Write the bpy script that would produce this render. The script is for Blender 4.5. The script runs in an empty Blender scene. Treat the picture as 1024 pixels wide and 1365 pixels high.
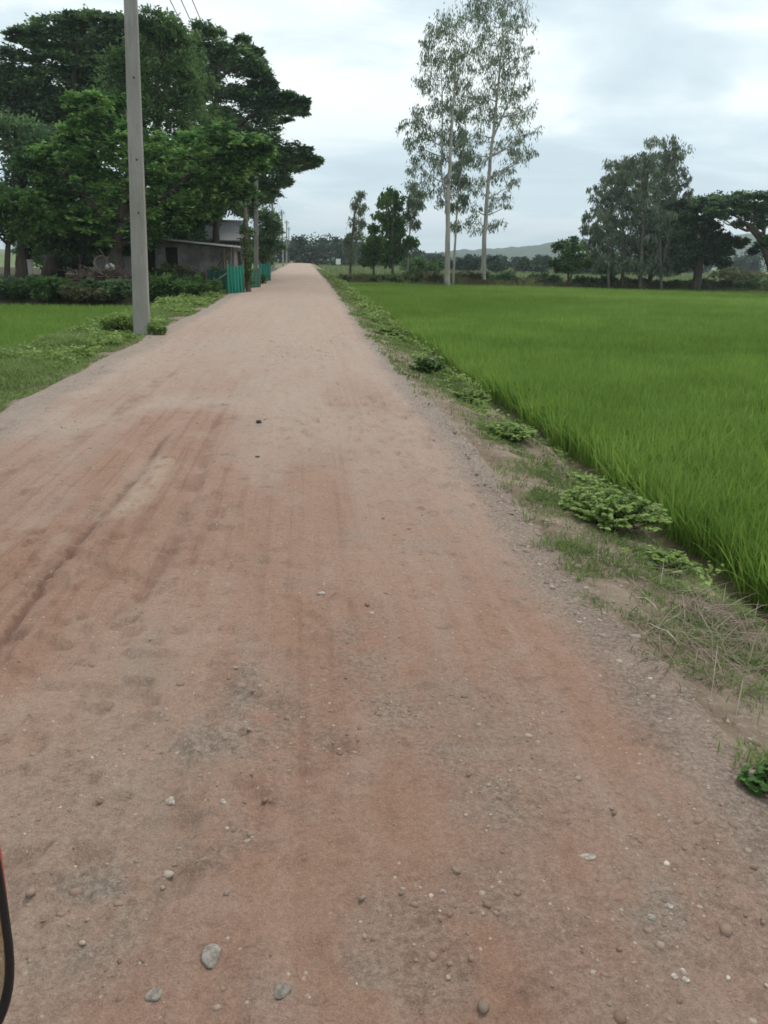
import bpy, math, random
import numpy as np
from math import radians, sin, cos, pi, sqrt, asin, atan2
from mathutils import Vector, Matrix

S = bpy.context.scene
COL = S.collection
rng = np.random.default_rng(7)
random.seed(7)

# ------------------------------------------------------------------ camera
F = 1040.0                       # focal length in pixels of the 1024 x 1365 frame
CAM_H = 1.6
ROLL = radians(1.5)
_v = np.array([(405 - 512) / F, (682.5 - 341) / F, -1.0]); _v /= np.linalg.norm(_v)
_c, _s = cos(ROLL), sin(ROLL)
_w = np.array([_c * _v[0] - _s * _v[1], _s * _v[0] + _c * _v[1], _v[2]])
YAW = -asin(_w[0]); PITCH = atan2(_w[1], -_w[2])
ROT = Matrix.Rotation(-YAW, 3, 'Z') @ Matrix.Rotation(pi / 2 - PITCH, 3, 'X') @ Matrix.Rotation(ROLL, 3, 'Z')
RN = np.array([list(r) for r in ROT])
cam = bpy.data.cameras.new('camera')
cam.sensor_fit = 'VERTICAL'; cam.angle = 2 * math.atan(682.5 / F)
cam.clip_start = 0.05; cam.clip_end = 6000
co = bpy.data.objects.new('camera', cam); COL.objects.link(co)
co.matrix_world = Matrix.Translation((0, 0, CAM_H)) @ ROT.to_4x4()
S.camera = co

# ------------------------------------------------------------------ sky, sun, exposure
SUN_EL, SUN_AZ = radians(58), radians(35)       # azimuth from +Y towards +X
W = bpy.data.worlds.new('World'); S.world = W; W.use_nodes = True
nt = W.node_tree; nt.nodes.clear()
def N(t, k, **kw):
    n = t.nodes.new(k)
    for a, b in kw.items(): setattr(n, a, b)
    return n
sky = N(nt, 'ShaderNodeTexSky', sky_type='NISHITA', sun_disc=False)
sky.sun_elevation = SUN_EL; sky.sun_rotation = SUN_AZ
bg1 = N(nt, 'ShaderNodeBackground'); bg1.inputs[1].default_value = 0.12
nt.links.new(sky.outputs[0], bg1.inputs[0])
tc = N(nt, 'ShaderNodeTexCoord')
sep = N(nt, 'ShaderNodeSeparateXYZ'); nt.links.new(tc.outputs['Generated'], sep.inputs[0])
def wm(op, a, b=None, clamp=False):
    n = N(nt, 'ShaderNodeMath', operation=op); n.use_clamp = clamp
    for i, q in enumerate((a, b)):
        if q is None: continue
        if isinstance(q, (int, float)): n.inputs[i].default_value = q
        else: nt.links.new(q, n.inputs[i])
    return n.outputs[0]
zc = wm('ADD', wm('MAXIMUM', sep.outputs[2], 0.0), 0.10)
cx, cy = wm('DIVIDE', sep.outputs[0], zc), wm('DIVIDE', sep.outputs[1], zc)
cmb = N(nt, 'ShaderNodeCombineXYZ'); nt.links.new(cx, cmb.inputs[0]); nt.links.new(cy, cmb.inputs[1])
def wnoise(scale, detail, rough, loc, dist=0.0, sy=1.0):
    mp = N(nt, 'ShaderNodeMapping'); mp.inputs['Location'].default_value = loc
    mp.inputs['Scale'].default_value = (1.0, sy, 1)
    nt.links.new(cmb.outputs[0], mp.inputs[0])
    n = N(nt, 'ShaderNodeTexNoise'); n.inputs['Scale'].default_value = scale
    n.inputs['Detail'].default_value = detail; n.inputs['Roughness'].default_value = rough
    n.inputs['Distortion'].default_value = dist
    nt.links.new(mp.outputs[0], n.inputs[0]); return n.outputs[0]
def wramp(f, stops):
    r = N(nt, 'ShaderNodeValToRGB'); nt.links.new(f, r.inputs[0])
    e = r.color_ramp.elements
    while len(e) < len(stops): e.new(0.5)
    for q, (p, c) in zip(e, stops): q.position = p; q.color = (*c, 1)
    return r.outputs[0]
nA = wnoise(0.55, 6, 0.5, (3.1, 1.7, 0), 0.6)
nB = wnoise(1.5, 8, 0.55, (8.4, 2.2, 0), 0.8)
mixn = wm('ADD', wm('MULTIPLY', nA, 0.72), wm('MULTIPLY', nB, 0.28))
cloud = wramp(mixn, [(0.38, (.53, .63, .68)), (0.455, (.61, .71, .75)), (0.50, (.70, .79, .81)), (0.535, (.80, .865, .865)), (0.60, (.85, .90, .895)), (0.68, (.90, .935, .925))])
# bluish, slightly darker air low over the horizon
lowm = wramp(sep.outputs[2], [(0.0, (0.9,) * 3), (0.09, (0.5,) * 3), (0.17, (0.0,) * 3)])
lowc = N(nt, 'ShaderNodeMix', data_type='RGBA')
nt.links.new(wm('MULTIPLY', lowm, 0.8), lowc.inputs[0]); nt.links.new(cloud, lowc.inputs[6]); lowc.inputs[7].default_value = (.42, .555, .645, 1)
bg2 = N(nt, 'ShaderNodeBackground'); nt.links.new(lowc.outputs[2], bg2.inputs[0]); bg2.inputs[1].default_value = 1.03
cover = N(nt, 'ShaderNodeMixShader'); cover.inputs[0].default_value = 0.93
nt.links.new(bg1.outputs[0], cover.inputs[1]); nt.links.new(bg2.outputs[0], cover.inputs[2])
wo = N(nt, 'ShaderNodeOutputWorld'); nt.links.new(cover.outputs[0], wo.inputs[0])
sl = bpy.data.lights.new('sun', 'SUN'); sl.energy = 1.5; sl.angle = radians(14); sl.color = (1.0, .97, .92)
so = bpy.data.objects.new('sun', sl); COL.objects.link(so)
_sd = Vector((sin(SUN_AZ) * cos(SUN_EL), cos(SUN_AZ) * cos(SUN_EL), sin(SUN_EL)))
so.rotation_euler = (-_sd).to_track_quat('-Z', 'Y').to_euler()
S.view_settings.view_transform = 'Standard'; S.view_settings.look = 'None'
S.view_settings.exposure = 0.36; S.view_settings.gamma = 1.0
S.render.engine = 'CYCLES'
S.cycles.filter_width = 1.65
S.cycles.max_bounces = 8; S.cycles.diffuse_bounces = 5; S.cycles.transmission_bounces = 6; S.cycles.transparent_max_bounces = 8

# ------------------------------------------------------------------ maths helpers
def ray(px, py): return RN @ np.array([(px - 512) / F, (682.5 - py) / F, -1.0])
def G(px, py, z=0.0):                       # ground point seen at a pixel of the photograph
    d = ray(px, py); t = (z - CAM_H) / d[2]; return d * t + np.array([0, 0, CAM_H])
def D(px, py, Y):                           # point at forward distance Y
    d = ray(px, py); return d * (Y / d[1]) + np.array([0, 0, CAM_H])
def _hash(ix, iy, seed):
    h = (ix.astype(np.int64) * 374761393 + iy.astype(np.int64) * 668265263 + seed * 1274126177) & 0xffffffff
    h = ((h ^ (h >> 13)) * 1274126177) & 0xffffffff
    return ((h ^ (h >> 16)) & 0xffff) / 65535.0
def vnoise(x, y, seed=0):
    x = np.asarray(x, float); y = np.asarray(y, float)
    ix, iy = np.floor(x), np.floor(y); fx, fy = x - ix, y - iy
    fx = fx * fx * (3 - 2 * fx); fy = fy * fy * (3 - 2 * fy)
    a, b = _hash(ix, iy, seed), _hash(ix + 1, iy, seed); c, d = _hash(ix, iy + 1, seed), _hash(ix + 1, iy + 1, seed)
    return (a * (1 - fx) + b * fx) * (1 - fy) + (c * (1 - fx) + d * fx) * fy
def fbm(x, y, seed=0, o=4):
    s, a, t = 0, .5, 0
    for k in range(o):
        s = s + a * vnoise(x * 2 ** k, y * 2 ** k, seed + k); t += a; a *= .5
    return s / t
def sstep(a, b, x):
    t = np.clip((x - a) / (b - a), 0, 1); return t * t * (3 - 2 * t)
def nrm(a): return a / np.maximum(np.linalg.norm(a, axis=-1, keepdims=True), 1e-9)

# ------------------------------------------------------------------ mesh helpers
def mesh_np(name, V, faces, mat, parent=None, attrs=None, smooth=True, kind=None, faceattr=None):
    """faces: list of int arrays (n,k)"""
    me = bpy.data.meshes.new(name)
    V = np.asarray(V, np.float32); me.vertices.add(len(V)); me.vertices.foreach_set('co', V.ravel())
    faces = [np.asarray(f, np.int32) for f in faces if len(f)]
    nl = sum(f.size for f in faces); npoly = sum(len(f) for f in faces)
    me.loops.add(nl); me.polygons.add(npoly)
    me.loops.foreach_set('vertex_index', np.concatenate([f.ravel() for f in faces]))
    tot = np.concatenate([np.full(len(f), f.shape[1], np.int32) for f in faces])
    st = np.zeros(npoly, np.int32); st[1:] = np.cumsum(tot)[:-1]
    me.polygons.foreach_set('loop_start', st)
    try: me.polygons.foreach_set('loop_total', tot)
    except Exception: pass
    if smooth: me.polygons.foreach_set('use_smooth', np.ones(npoly, bool))
    for k, a in (attrs or {}).items():
        at = me.attributes.new(k, 'FLOAT', 'POINT'); at.data.foreach_set('value', np.asarray(a, np.float32))
    me.update(calc_edges=True); me.validate()
    me.materials.append(mat)
    o = bpy.data.objects.new(name, me); COL.objects.link(o)
    if parent is not None: o.parent = parent
    if kind: o['kind'] = kind
    return o
def tag(o, label, cat, group=None, kind=None):
    o['label'] = label; o['category'] = cat
    if group: o['group'] = group
    if kind: o['kind'] = kind
    return o
def empty(name, loc, label, cat, group=None, rz=0):
    o = bpy.data.objects.new(name, None); COL.objects.link(o)
    o.location = [float(q) for q in loc]; o.rotation_euler = (0, 0, rz); o.empty_display_size = .2
    return tag(o, label, cat, group)
class MB:
    """collects boxes, tubes, lofts for one mesh"""
    def __init__(s): s.V = []; s.F = []; s.n = 0; s.T = []
    def add(s, V, Fs, tint=.5):
        s.V.append(np.asarray(V, float)); s.F += [tuple(i + s.n for i in f) for f in Fs]; s.n += len(V); s.T.append(np.full(len(V), tint))
    def box(s, c, d, R=None, tint=.5, bev=0.0):
        x, y, z = [q / 2 for q in d]
        if bev <= 0:
            P = np.array([[a * x, b * y, e * z] for e in (-1, 1) for a, b in ((-1, -1), (1, -1), (1, 1), (-1, 1))])
            Fs = [(3, 2, 1, 0), (4, 5, 6, 7), (0, 1, 5, 4), (1, 2, 6, 5), (2, 3, 7, 6), (3, 0, 4, 7)]
        else:
            b0 = bev; ring = [(-x + b0, -y), (x - b0, -y), (x, -y + b0), (x, y - b0), (x - b0, y), (-x + b0, y), (-x, y - b0), (-x, -y + b0)]
            ins = [(px * (1 - b0 / x), py * (1 - b0 / y)) for px, py in ring]
            P = np.array([(p[0], p[1], -z) for p in ins] + [(p[0], p[1], -z + b0) for p in ring] + [(p[0], p[1], z - b0) for p in ring] + [(p[0], p[1], z) for p in ins])
            Fs = [tuple(range(7, -1, -1)), tuple(range(24, 32))]
            for k in range(3):
                for i in range(8): Fs.append((k * 8 + i, k * 8 + (i + 1) % 8, k * 8 + 8 + (i + 1) % 8, k * 8 + 8 + i))
        if R is not None: P = P @ np.asarray(R).T
        s.add(P + np.asarray(c, float), Fs, tint); return s
    def tube(s, pts, rad, n=7, cap=True, tint=.5):
        pts = np.asarray(pts, float); m = len(pts)
        rad = np.broadcast_to(np.asarray(rad, float), (m,))
        tg = nrm(np.gradient(pts, axis=0))
        ref = np.array([0, 0, 1.0]) if abs(tg[0][2]) < .9 else np.array([1.0, 0, 0])
        V = []
        u = nrm(np.cross(tg[0], ref))
        for i in range(m):
            u = nrm(u - tg[i] * np.dot(u, tg[i])); w = np.cross(tg[i], u)
            for k in range(n):
                a = 2 * pi * k / n; V.append(pts[i] + rad[i] * (cos(a) * u + sin(a) * w))
        Fs = [(i * n + k, i * n + (k + 1) % n, (i + 1) * n + (k + 1) % n, (i + 1) * n + k) for i in range(m - 1) for k in range(n)]
        if cap: Fs += [tuple(range(n - 1, -1, -1)), tuple((m - 1) * n + k for k in range(n))]
        s.add(V, Fs, tint); return s
    def loft(s, rings, cap=True, tint=.5):
        n = len(rings[0]); V = np.concatenate([np.asarray(r, float) for r in rings])
        Fs = [(i * n + k, i * n + (k + 1) % n, (i + 1) * n + (k + 1) % n, (i + 1) * n + k) for i in range(len(rings) - 1) for k in range(n)]
        if cap: Fs += [tuple(range(n - 1, -1, -1)), tuple((len(rings) - 1) * n + k for k in range(n))]
        s.add(V, Fs, tint); return s
    def build(s, name, mat, parent=None, smooth=False, off=(0, 0, 0)):
        me = bpy.data.meshes.new(name)
        V = np.concatenate(s.V) - np.asarray(off, float)
        me.from_pydata(V.tolist(), [], s.F)
        at = me.attributes.new('tint', 'FLOAT', 'POINT'); at.data.foreach_set('value', np.concatenate(s.T).astype(np.float32))
        if smooth: me.polygons.foreach_set('use_smooth', np.ones(len(me.polygons), bool))
        me.update(); me.materials.append(mat)
        o = bpy.data.objects.new(name, me); COL.objects.link(o)
        if parent is not None: o.parent = parent
        return o
def rot_to(d):                              # matrix whose local Z runs along d
    return np.array(Vector(d).to_track_quat('Z', 'Y').to_matrix())

# ------------------------------------------------------------------ materials
class M3:
    def __init__(s, name):
        s.m = bpy.data.materials.new(name); s.m.use_nodes = True; s.t = s.m.node_tree; s.t.nodes.clear()
        s.out = N(s.t, 'ShaderNodeOutputMaterial'); s.tc = N(s.t, 'ShaderNodeTexCoord').outputs['Object']
    def L(s, a, b): s.t.links.new(a, b)
    def setin(s, sock, q):
        if isinstance(q, (int, float)): sock.default_value = q
        elif isinstance(q, tuple): sock.default_value = (*q, 1) if len(q) == 3 else q
        else: s.L(q, sock)
    def noise(s, scale, detail=4, rough=.55, stretch=(1, 1, 1), dist=0.0, loc=(0, 0, 0)):
        mp = N(s.t, 'ShaderNodeMapping'); mp.inputs['Scale'].default_value = stretch; mp.inputs['Location'].default_value = loc; s.L(s.tc, mp.inputs[0])
        n = N(s.t, 'ShaderNodeTexNoise'); n.inputs['Scale'].default_value = scale; n.inputs['Detail'].default_value = detail
        n.inputs['Roughness'].default_value = rough; n.inputs['Distortion'].default_value = dist
        s.L(mp.outputs[0], n.inputs[0]); return n.outputs[0]
    def voro(s, scale, out='Distance', stretch=(1, 1, 1)):
        mp = N(s.t, 'ShaderNodeMapping'); mp.inputs['Scale'].default_value = stretch; s.L(s.tc, mp.inputs[0])
        n = N(s.t, 'ShaderNodeTexVoronoi'); n.inputs['Scale'].default_value = scale; s.L(mp.outputs[0], n.inputs[0]); return n.outputs[out]
    def attr(s, k): return N(s.t, 'ShaderNodeAttribute', attribute_name=k).outputs['Fac']
    def math(s, op, a, b=0.0, clamp=False):
        n = N(s.t, 'ShaderNodeMath', operation=op); n.use_clamp = clamp; s.setin(n.inputs[0], a); s.setin(n.inputs[1], b); return n.outputs[0]
    def step(s, f, lo, hi):
        n = N(s.t, 'ShaderNodeMapRange', interpolation_type='SMOOTHSTEP'); s.L(f, n.inputs[0])
        n.inputs[1].default_value = lo; n.inputs[2].default_value = hi; return n.outputs[0]
    def ramp(s, f, stops):
        r = N(s.t, 'ShaderNodeValToRGB'); s.L(f, r.inputs[0]); e = r.color_ramp.elements
        while len(e) < len(stops): e.new(.5)
        for q, (p, c) in zip(e, stops): q.position = p; q.color = (*c, 1)
        return r.outputs[0]
    def mix(s, f, a, b, mode='MIX'):
        n = N(s.t, 'ShaderNodeMix', data_type='RGBA', blend_type=mode); s.setin(n.inputs[0], f); s.setin(n.inputs[6], a); s.setin(n.inputs[7], b); return n.outputs[2]
    def bump(s, h, strength=.5, dist=.02):
        b = N(s.t, 'ShaderNodeBump'); b.inputs['Strength'].default_value = strength; b.inputs['Distance'].default_value = dist; s.L(h, b.inputs['Height']); return b.outputs[0]
    def finish(s, col, rough=.85, spec=.2, metal=0.0, normal=None, transl=None, tcol=None, alpha=None):
        p = N(s.t, 'ShaderNodeBsdfPrincipled'); s.setin(p.inputs['Base Color'], col); s.setin(p.inputs['Roughness'], rough)
        p.inputs['Specular IOR Level'].default_value = spec; p.inputs['Metallic'].default_value = metal
        if normal is not None: s.L(normal, p.inputs['Normal'])
        if alpha is not None: s.setin(p.inputs['Alpha'], alpha)
        sh = p.outputs[0]
        if transl:
            tr = N(s.t, 'ShaderNodeBsdfTranslucent'); s.setin(tr.inputs[0], tcol if tcol is not None else col)
            mx = N(s.t, 'ShaderNodeMixShader'); mx.inputs[0].default_value = transl; s.L(sh, mx.inputs[1]); s.L(tr.outputs[0], mx.inputs[2]); sh = mx.outputs[0]
        s.L(sh, s.out.inputs[0]); return s.m
def leaf_mat(name, dark, mid, light, transl=.25, rough=.7, spec=.08):
    m = M3(name); c = m.ramp(m.attr('tint'), [(0.0, dark), (.5, mid), (1.0, light)])
    return m.finish(c, rough, spec, transl=transl)
def plain(name, a, b, scale=6, rough=.8, spec=.2, metal=0.0, bump=.0, stretch=(1, 1, 1)):
    m = M3(name); n = m.noise(scale, 6, .6, stretch)
    c = m.ramp(n, [(.3, a), (.7, b)])
    return m.finish(c, rough, spec, metal, m.bump(n, bump, .02) if bump else None)
def bark(name, a, b, s=3):
    m = M3(name); n = m.noise(s, 6, .65, (1, 1, .25)); c = m.ramp(n, [(.3, a), (.7, b)])
    return m.finish(c, .9, .1, normal=m.bump(n, .6, .03))

MAT = {}
MAT['bark_dark'] = bark('dark bark', (.035, .028, .022), (.10, .082, .065))
MAT['bark_mid'] = bark('grey brown bark', (.09, .075, .06), (.2, .175, .145))
MAT['bark_pale'] = bark('pale smooth bark', (.25, .22, .18), (.52, .49, .43), 2)
MAT['rain_leaf'] = leaf_mat('raintree leaves', (0.057, 0.106, 0.061), (0.107, 0.187, 0.088), (0.200, 0.306, 0.119), .3)
MAT['rear_leaf'] = leaf_mat('bluish dark leaves', (0.059, 0.101, 0.055), (0.103, 0.176, 0.079), (0.185, 0.277, 0.111), .3)
MAT['broad_leaf'] = leaf_mat('broad fresh leaves', (0.047, 0.107, 0.035), (0.119, 0.238, 0.065), (0.262, 0.416, 0.119), .4)
MAT['feather_leaf'] = leaf_mat('feathery mid green leaves', (0.060, 0.114, 0.043), (0.108, 0.186, 0.066), (0.180, 0.276, 0.096), .35)
MAT['euca_leaf'] = leaf_mat('grey green narrow leaves', (.10, .13, .085), (.17, .215, .135), (.25, .305, .19), .4)
MAT['euca_dark'] = leaf_mat('dull grey green leaves', (0.099, 0.125, 0.084), (0.168, 0.211, 0.133), (0.252, 0.308, 0.196), .3)
MAT['black_leaf'] = leaf_mat('very dark leaves', (0.030, 0.053, 0.033), (0.057, 0.093, 0.051), (0.105, 0.158, 0.075), .2)
MAT['bush_leaf'] = leaf_mat('bush leaves', (0.046, 0.092, 0.030), (0.086, 0.161, 0.046), (0.149, 0.241, 0.075), .35)
MAT['scrub_leaf'] = leaf_mat('dull scrub leaves', (.07, .07, .036), (.125, .14, .065), (.2, .21, .11), .25)
MAT['weed_leaf'] = leaf_mat('roadside weed leaves', (.12, .18, .045), (.22, .31, .085), (.34, .43, .15), .4)
MAT['rice'] = leaf_mat('young rice blades', (0.118, 0.207, 0.034), (0.193, 0.308, 0.056), (0.291, 0.414, 0.095), .45, .6, .1)
MAT['rice_far'] = leaf_mat('short rice blades', (0.108, 0.194, 0.032), (0.178, 0.292, 0.054), (0.270, 0.389, 0.092), .45, .6, .1)
MAT['grass'] = leaf_mat('verge grass blades', (.10, .145, .045), (.175, .24, .075), (.28, .35, .13), .4)
MAT['straw'] = leaf_mat('dry straw', (.14, .11, .08), (.24, .19, .14), (.38, .31, .24), .2)
MAT['stone'] = leaf_mat('gravel stones', (.2, .15, .115), (.34, .265, .21), (.54, .46, .375), 0, .85, .2)
MAT['twig'] = plain('dead twigs', (.05, .035, .025), (.17, .12, .09), 4)

# ------------------------------------------------------------------ terrain
XR0, XL0 = 1.5, -3.05
def xr(y): return XR0 + .10 * (fbm(y * .55, 0 * y + 3.3, 5, 3) - .5) * 2 + .22 * sstep(15, 60, y)
def xl(y): return XL0 + .22 * (fbm(y * .4, 0 * y + 9.1, 8, 3) - .5) * 2 - .12 * sstep(15, 60, y)
def pathdist(x, y, pts):
    d = np.full(np.shape(x), 1e9); tt = np.zeros(np.shape(x))
    for i in range(len(pts) - 1):
        a, b = np.array(pts[i]), np.array(pts[i + 1]); ab = b - a
        t = np.clip(((x - a[0]) * ab[0] + (y - a[1]) * ab[1]) / (ab @ ab), 0, 1)
        q = np.hypot(x - a[0] - t * ab[0], y - a[1] - t * ab[1])
        tt = np.where(q < d, (i + t) / (len(pts) - 1), tt); d = np.minimum(d, q)
    return d, tt
RUT1 = [tuple(G(*p)[:2]) for p in ((-160, 1040), (0, 868), (70, 768), (130, 700), (190, 635), (215, 595), (245, 565))]
RUT2 = [tuple(G(*p)[:2]) for p in ((120, 860), (200, 790), (240, 715), (262, 660), (283, 590), (300, 545))]
RUT3 = [tuple(G(*p)[:2]) for p in ((-120, 720), (0, 640), (60, 612), (130, 575), (230, 500))]
PALE = [tuple(G(*p)[:2]) for p in ((165, 690), (200, 650), (215, 620))]
REDP = [tuple(G(*p)[:2]) for p in ((215, 668), (240, 655), (262, 668))]
def road_z(x, y):
    x = np.asarray(x, float); y = np.asarray(y, float)
    near = 1 - sstep(14, 30, y)
    z = .05 * (1 - ((x + .8) / 2.3) ** 2).clip(-1, 1) + .03 * (fbm(x * .8, y * .35, 21, 3) - .5)
    d1, t1 = pathdist(x, y, RUT1); d2, t2 = pathdist(x, y, RUT2); d3, t3 = pathdist(x, y, RUT3)
    wb = .6 + .8 * fbm(x * 3, y * 3, 23, 3)
    z = z - .03 * np.exp(-(d1 / (.04 * wb)) ** 2) * sstep(0, .12, t1) * (1 - sstep(.8, 1, t1)) + .010 * np.exp(-((d1 - .12) / .05) ** 2)
    z = z - .015 * np.exp(-(d2 / .04) ** 2) * (1 - sstep(.8, 1, t2)) * sstep(.2, .5, wb - .5) - .012 * np.exp(-(d3 / .07) ** 2)
    rough = .35 + .65 * sstep(.48, .62, fbm(x * .8 + 4, y * .45, 33, 3))
    z = z + near * (.007 * (fbm(x * 6, y * 5, 44, 4) - .5) * rough + .010 * rough * (fbm(x * 21, y * 19, 45, 4) - .5))
    # scattered shallow dents and small clods
    dn = fbm(x * 9 + 3, y * 9, 71, 2); z = z - near * .026 * rough * sstep(.62, .76, dn)
    cl = fbm(x * 12 + 1.3, y * 11, 81, 2); z = z + near * .022 * rough * sstep(.66, .8, cl)
    return z
def bank_right(s, y, x):      # s: distance outside the road's right edge
    z = -.02 - .16 * sstep(0, .95, s) - .42 * sstep(.8, 1.5, s)
    return z + .035 * (fbm(x * 3, y * 3, 55, 4) - .5) + .03 * (fbm(x * 11, y * 11, 56, 3) - .5) * (1 - sstep(15, 30, y))
def bank_left(s, y, x):
    z = -.01 - .1 * sstep(0, 2.0, s) - .5 * sstep(1.9, 2.6, s)
    return z + .05 * (fbm(x * 2, y * 2, 65, 4) - .5)
def height(x, y):
    x = np.asarray(x, float); y = np.asarray(y, float)
    r, l = xr(y), xl(y)
    zr = road_z(np.clip(x, l, r), y)
    z = np.where(x > r, zr + bank_right(x - r, y, x), np.where(x < l, zr + bank_left(l - x, y, x), zr))
    return np.where((x > r + 1.35) | (x < l - 2.35), np.maximum(z, -.5), z)

ys = [-30.0]
while ys[-1] < 290: ys.append(ys[-1] + max(.02 if ys[-1] > .9 else (.08 if ys[-1] > -2.5 else .5), abs(ys[-1]) * .0075 * (ys[-1] > 0)))
ys = np.array(ys)
def strip(name, f0, f1, ncol, hz, mat, attrf, sel=None):
    u = np.linspace(0, 1, ncol); yy = ys if sel is None else ys[sel]
    Y, U = np.meshgrid(yy, u, indexing='ij'); A, B = f0(Y), f1(Y); X = A + (B - A) * U
    Z = hz(X, Y); V = np.stack([X, Y, Z], -1).reshape(-1, 3)
    n, m = X.shape; idx = np.arange(n * m).reshape(n, m)
    q = np.stack([idx[:-1, :-1], idx[:-1, 1:], idx[1:, 1:], idx[1:, :-1]], -1).reshape(-1, 4)
    return mesh_np(name, V, [q], mat, attrs={k: v.ravel() for k, v in attrf(X, Y).items()}, kind='structure')

# road material
m = M3('laterite road')
fa = m.noise(.55, 5, .55, (1.0, .16, 1), .4)
fb = m.noise(2.6, 7, .62, (1, .5, 1), .3)
fc = m.noise(52, 7, .78)
st = m.noise(1.0, 4, .6, (9, .22, 1), .15)
tan_, red_, grey_ = (.37, .26, .198), (.33, .202, .147), (.29, .243, .2)
c = m.mix(m.step(fa, .34, .66), red_, tan_)
c = m.mix(m.math('MULTIPLY', m.step(st, .40, .66), .36), c, (.41, .30, .24))
c = m.mix(m.math('MULTIPLY', m.step(fb, .50, .68), .6), c, grey_)
c = m.mix(m.math('MULTIPLY', m.attr('grey'), .8), c, m.mix(m.step(fc, .36, .64), (.20, .165, .132), (.34, .29, .24)))
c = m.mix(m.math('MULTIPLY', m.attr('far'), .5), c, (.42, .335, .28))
c = m.mix(m.math('MULTIPLY', m.attr('red'), .75), c, (.305, .165, .112))
rn_ = m.noise(14, 5, .65); rd = m.math('ADD', m.attr('d1'), m.math('MULTIPLY', m.math('SUBTRACT', rn_, .5), .09))
c = m.mix(m.math('MULTIPLY', m.math('MULTIPLY', m.step(rd, .034, .006), m.attr('rlen')), .7), c, (.17, .095, .07))
st2 = m.noise(1.0, 5, .65, (16, .3, 1), .1, (5, 2, 0))
c = m.mix(m.math('MULTIPLY', m.math('MULTIPLY', m.step(st2, .5, .62), m.attr('red')), .5), c, (.21, .115, .085))
c = m.mix(m.math('MULTIPLY', m.attr('rut'), .7), c, (.15, .085, .062))
c = m.mix(m.math('MULTIPLY', m.attr('pale'), .65), c, (.45, .345, .265))
c = m.mix(m.math('MULTIPLY', m.attr('edge'), .8), c, m.mix(m.step(fc, .35, .65), (.18, .142, .115), (.325, .27, .225)))
c = m.mix(m.math('MULTIPLY', m.step(m.noise(5.5, 7, .75, dist=.05), .55, .66), .5), c, (.2, .135, .1))
c = m.mix(m.math('MULTIPLY', m.step(m.noise(13, 6, .75, (1, 1.4, 1), .05, (3, 1, 0)), .58, .68), .55), c, (.17, .115, .085))
c = m.mix(m.math('MULTIPLY', m.step(m.noise(3.2, 4, .6, (1, .7, 1), .3, (9, 4, 0)), .5, .72), .35), c, (.40, .305, .245))
c = m.mix(m.math('MULTIPLY', m.step(m.voro(26), .16, .08), m.step(m.noise(9, 3), .52, .6)), c, (.5, .44, .36))
c = m.mix(1.0, c, m.ramp(fc, [(.25, (.74,) * 3), (.75, (1.24,) * 3)]), 'MULTIPLY')
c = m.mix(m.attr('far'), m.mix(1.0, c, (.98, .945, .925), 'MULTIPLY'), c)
gt = m.noise(170, 4, .75); c = m.mix(1.0, c, m.ramp(gt, [(.3, (.78,) * 3), (.5, (1.0,) * 3), (.72, (1.26,) * 3)]), 'MULTIPLY')
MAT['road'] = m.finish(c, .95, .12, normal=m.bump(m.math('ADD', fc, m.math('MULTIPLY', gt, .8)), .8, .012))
def gpatch(X, Y):
    g = 0
    for px, py, rx, ry in ((365, 975, .22, .32), (290, 1010, .15, .2), (430, 1000, .12, .15), (140, 1210, .2, .14), (560, 1250, .16, .14), (300, 1140, .12, .12), (520, 960, .16, .2), (610, 1010, .16, .16), (330, 930, .1, .25), (90, 1270, .24, .16), (650, 1240, .14, .22), (560, 1320, .35, .12), (690, 1080, .2, .2), (480, 880, .15, .4), (900, 1220, .2, .2)):
        q = G(px, py); g = np.maximum(g, np.exp(-((X - q[0]) / rx) ** 2 - ((Y - q[1]) / ry) ** 2))
    g = g * sstep(.3, .55, fbm(X * 7, Y * 7, 91, 3))
    return np.maximum(g, .4 * sstep(.6, .72, fbm(X * 1.3 + 7, Y * .6, 92, 4)))
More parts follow.
